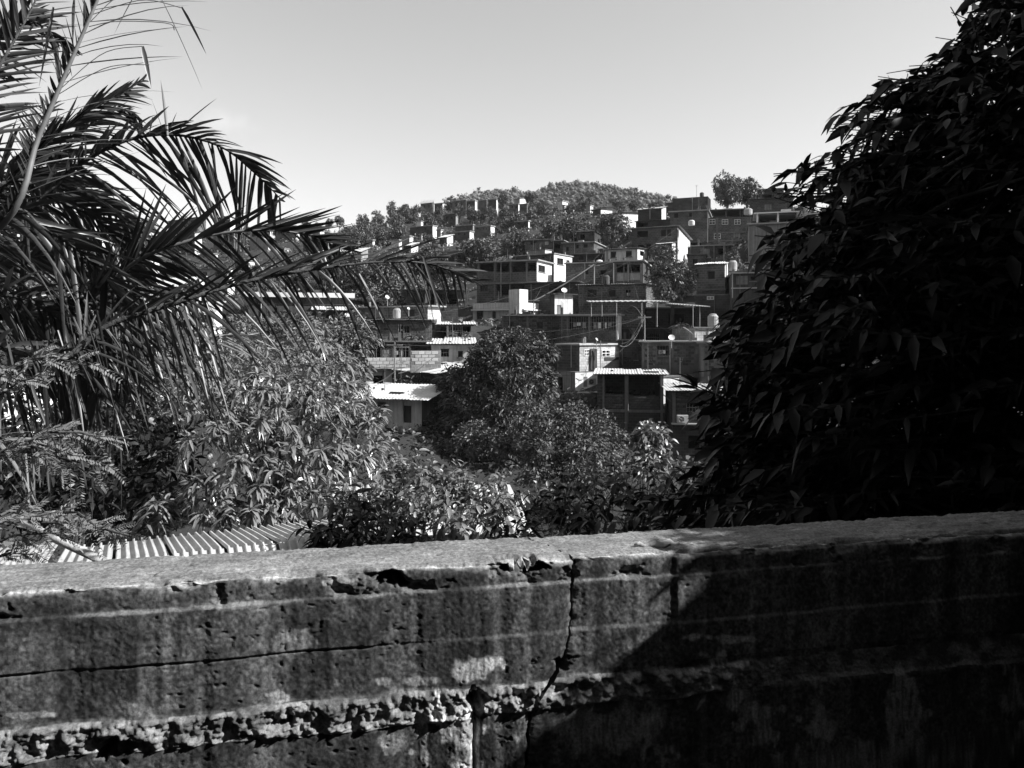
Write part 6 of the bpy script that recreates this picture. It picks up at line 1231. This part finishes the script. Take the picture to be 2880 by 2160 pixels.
# ---------------------------------------------------------------- canopy, poles, tanks, dishes
def canopy():
    Y = 60.5; p = [at(1655, 848, Y), at(1865, 847, Y+.3), at(1880, 853, Y+.3), at(1998, 862, Y)]
    e = empty('tin_canopy', at(1820, 958, Y)); tag(e, 'long wavy tin canopy on thin posts over the terrace', 'canopy'); eo = e.location.copy()
    ed = spline([p[0], p[1], p[2], p[3]], 60); mb = MB()
    nxt = 150; tt = np.linspace(0, 59, nxt); E = np.stack([np.interp(tt, np.arange(60), ed[:, k]) for k in range(3)], -1); E[:, 2] += .035*np.sin(np.arange(nxt)*2*math.pi/3)
    for i in range(nxt-1):
        a, b = Vector(E[i])-eo, Vector(E[i+1])-eo; bk = Vector((.3, 5.0, .30)); dz = Vector((0, 0, .03))
        mb.quad(a, b, b+bk, a+bk); mb.quad(a-dz, a+bk-dz, b+bk-dz, b-dz); mb.quad(a-dz, b-dz, b, a)
    mb.build('roof_sheet', M['roof_zinc'], e)
    for x in (1663, 1693, 1734, 1805, 1848, 1949, 1968):
        yt_ = float(np.interp(x, [1655, 1865, 1998], [850, 850, 864])); q = MB(); a = at(x, yt_+2, Y+.15)-eo; bb = at(x, 920 if x > 1740 else 890, Y+.15)-eo; q.tube([bb, a], .035, 6); q.build('post', M['metal_rail'], e)
canopy()
def pole(px, yt_, yb_, Y, r, label, arm=None, name='utility_pole', cat='pole'):
    b = at(px, yb_, Y); e = empty(name, b); tag(e, label, cat); hgt = (yb_-yt_)/F*Y; m = MB(); m.tube([(0, 0, -1.5), (0, 0, hgt*.5), (0, 0, hgt)], [r, r*.9, r*.75], 8); m.build('post', M['wood_pole'], e)
    m = MB(); m.box(-.5, .5, -.04, .04, hgt*.9, hgt*.9+.08); m.build('crossarm', M['wood_pole'], e)
    if arm:
        tip = at(arm[0], arm[1], Y)-b; m = MB(); m.tube([(0, 0, hgt*.88), Vector((0, 0, hgt*.88)).lerp(tip, .5)+Vector((0, 0, .15)), tip], .035, 6); ar = m.build('lamp_arm', M['metal_rail'], e)
        m = MB(); m.lathe([(0, .12), (.1, .1), (.2, 0), (.17, -.09), (0, -.12)], 12); lh = m.build('lamp_head', M['dish_white'], e, tip, True); lh.scale = (1.5, .9, .9)
    return e
pole(1671, 742, 800, 70, .07, 'street lamp pole with a bright lamp head among the brick houses', (1686, 734), 'street_lamp', 'street lamp')
pole(1813, 886, 962, 58, .055, 'slim utility pole carrying wires before the canopy terrace')
pole(1501, 842, 888, 68, .045, 'thin wire pole beside the white square tower')
pole(1689, 958, 1052, 56.5, .035, 'thin dark pole standing against the white sunlit house side')
pole(1110, 962, 1060, 48.8, .05, 'dark pole standing in front of the pale terrace wall')
pole(1110+18, 972, 1032, 49, .025, 'thin rod right of the dark pole at the terrace wall')
for px, yt_, yb_, Y, lab in [(1110, 568, 600, 205, 'thin antenna mast on the left far ridge'), (1312, 541, 564, 195, 'thin antenna mast between the far ridge houses')]:
    m = MB(); hgt = (yb_-yt_)/F*Y; m.tube([(0, 0, -1), (0, 0, hgt)], .05, 5); m.tube([(-.5, 0, hgt*.8), (.5, 0, hgt*.8)], .03, 4); m.tube([(-.35, 0, hgt*.9), (.35, 0, hgt*.9)], .03, 4); o = m.build('antenna_mast', M['wire'], None, at(px, yb_, Y)); tag(o, lab, 'antenna')
def wire(a, b, sag, label, r=.018, tw=0):
    A_, B_ = at(*a), at(*b); m = MB(); pts = []
    for k in range(17):
        f = k/16; p = A_.lerp(B_, f)-A_; p.z -= sag*4*f*(1-f); pts.append(p)
    m.tube(pts, r, 5)
    if tw:
        pts2 = [p+Vector((0, .03*math.cos(k*2.2), .035*math.sin(k*2.2))) for k, p in enumerate(pts)]; m.tube(pts2, r*.7, 4)
    o = m.build('cable', M['concrete' if tw else 'wire'], None, A_); tag(o, label, 'cable')
wire((1670, 744, 69.9), (1502, 846, 67.9), .15, 'thick twisted cable from the street lamp down to the tower pole', .06, 1)
wire((1813, 890, 57.9), (1743, 972, 57), .8, 'cable sagging from the utility pole to the white-sided house', .025, 1)
wire((1815, 890, 57.9), (1748, 966, 57.3), .5, 'second cable beside the sagging one at the utility pole', .018)
wire((1806, 892, 58.2), (1760, 870, 59.0), -.5, 'short arched cable left of the utility pole top', .025)
wire((1808, 890, 57.9), (1690, 1000, 56.4), 1.0, 'long thin cable to the dark pole on the white sunlit side', .014)
wire((1240, 990, 49), (1120, 1050, 46), .2, 'thin cable slanting down beside the pale terrace wall', .02)
wire((1112, 1042, 47), (1045, 1080, 46), .15, 'thin cable crossing the wide dark opening of the white ground floor', .015)
wire((1866, 1110, 50), (1892, 1134, 49), 0, 'diagonal pipe on the corner of the low brick house', .03)
rw = random.Random(5)
NODES = [(1671, 748, 69.8), (1813, 892, 57.8), (1501, 846, 67.8), (1689, 962, 56.4), (1110, 968, 48.7), (1435, 738, 74), (1620, 800, 67), (1735, 890, 59), (1990, 745, 65.5), (1905, 640, 87), (1770, 735, 72.5), (1330, 868, 70.5), (1200, 866, 57.5), (1550, 716, 83.5), (1700, 700, 85.5), (1980, 612, 96), (1020, 905, 54.5), (1345, 915, 57.5), (1865, 1056, 50.5), (1945, 966, 55.5)]
nw = 0
for a_ in range(len(NODES)):
    for b_ in range(a_+1, len(NODES)):
        A_, B_ = at(*NODES[a_]), at(*NODES[b_]); L_ = (A_-B_).length
        if 5 < L_ < 26 and nw < 16 and rw.random() < .4:
            m = MB(); pts = []; sg = L_*rw.uniform(.02, .05)
            for k in range(13): f_ = k/12; p = (B_-A_)*f_; p.z -= sg*4*f_*(1-f_); pts.append(p)
            m.tube(pts, .008, 4, False); o = m.build('thin_cable', M['wire'], None, A_); tag(o, 'thin sagging cable strung between the brick houses', 'cable', 'thin cables between the houses'); nw += 1
water_tank(1974, 541, 553, 12, 111, 'small dark water tank on top of the plain tower house', 'tank_dark')
water_tank(2061, 732, 762, 24, 66.5, 'ribbed pale water tank standing beside the brick house with one square window')
water_tank(2005, 882, 920, 30, 60, 'large grey water tank with a white lid at the right end of the canopy', 'tank_plastic')
water_tank(1116, 866, 895, 22, 55.6, 'pale barrel tank on the brick house at left')
water_tank(1945, 619, 634, 18, 88, 'small white bowl-shaped tank above the long brick house', 'tank_white')
water_tank(1704, 773, 800, 22, 69, 'dark water tank behind the street lamp', 'tank_dark')
water_tank(2104, 586, 604, 24, 90, 'large pale tank on the open rooftop terrace', 'tank_plastic')
sat_dish(1587, 817, 8, 64.6, 'round satellite dish on the white-boarded shack', 10)
sat_dish(1889, 950, 9, 55.4, 'satellite dish in front of the brick block house roof', -5)
sat_dish(1678, 955, 5, 57, 'small white satellite dish on the white-sided house roof', 60)
sat_dish(1089, 836, 6, 57, 'bright satellite dish left of the open-sided upper house', 40)
sat_dish(976, 887, 7, 52, 'bright tilted satellite dish under the pale awning shed', 40)
sat_dish(1149, 868, 4, 55, 'tiny white dish right of the barrel tank', 40)
def air_con(px0, y0, px1, y1, Y, label):
    c = at((px0+px1)/2, y1, Y); w = (px1-px0)/F*Y; h_ = (y1-y0)/F*Y; e = empty('air_conditioner', c); tag(e, label, 'air conditioner')
    m = MB(); m.box(-w/2, w/2, -.3, 0, 0, h_); m.build('case', M['concrete_pale'], e)
    m = MB(); r = h_*.38
    for k in range(18):
        a0, a1 = 2*math.pi*k/18, 2*math.pi*(k+1)/18; cx_ = -w*.14
        m.tri((cx_, -.304, h_/2), (cx_+r*math.cos(a0), -.304, h_/2+r*math.sin(a0)), (cx_+r*math.cos(a1), -.304, h_/2+r*math.sin(a1)))
    m.build('fan_opening', M['panel_dark'], e)
    m = MB()
    for k in range(5): a = 2*math.pi*k/5; m.tube([(-w*.14, -.31, h_/2), (-w*.14+r*math.cos(a), -.31, h_/2+r*math.sin(a))], .012, 4)
    m.tube([(-w*.14+r*math.cos(2*math.pi*k/20), -.31, h_/2+r*math.sin(2*math.pi*k/20)) for k in range(21)], .014, 4, False); m.build('fan_guard', M['metal_rail'], e)
air_con(1903, 1167, 1933, 1188, 47.4, 'white outdoor air conditioner on the pale ledge of the low brick house')
air_con(1655, 1064, 1675, 1082, 55.2, 'white wall unit on the white sunlit ground floor')
# potted plants
for (x, y, Y, s, lab) in [(1275, 938, 57, .5, 'potted plant on the balcony rail, left one'), (1315, 940, 57, .6, 'potted plant on the balcony rail, right one'), (1912, 918, 61, 1.0, 'pale spreading plant on the canopy terrace'), (1160, 950, 54.5, .8, 'bushy plant under the laundry window'), (1190, 955, 54.4, .7, 'plant at the right end of the laundry house')]:
    p = at(x, y, Y); e = empty('potted_plant', p); tag(e, lab, 'plant', 'plants on balconies and terraces')
    q = MB(); q.lathe([(0, -.3*s), (.16*s, -.3*s), (.2*s, 0), (.17*s, 0), (0, -.03)], 10); q.build('pot', M['concrete'], e)
    n = 40; d = norm(rng.normal(size=(n, 3))*np.array([1, 1, .6])+np.array([0, 0, .7])); V, Q = blades(np.zeros((n, 3)), d, s*rng.uniform(.5, 1.1, n), s*.14, .5, rng.uniform(-1, 1, n), (.3, 1, .8, .1)); mesh_np('foliage', V, Q, M['leaf_bush'], e)

# ---------------------------------------------------------------- thin haze that pales the far hill
hv = bpy.data.materials.new('haze_air'); hv.use_nodes = True; nt = hv.node_tree; nt.nodes.remove(nt.nodes['Principled BSDF']); pv = nt.nodes.new('ShaderNodeVolumePrincipled')
pv.inputs['Color'].default_value = (.95, .95, .95, 1); pv.inputs['Density'].default_value = .00013; nt.links.new(pv.outputs[0], nt.nodes['Material Output'].inputs['Volume'])
hb = MB(); hb.box(-5200, 5200, -340, 5200, -20, 240); o = hb.build('haze', hv); tag(o, 'thin pale haze in the valley air', 'haze', kind='stuff')
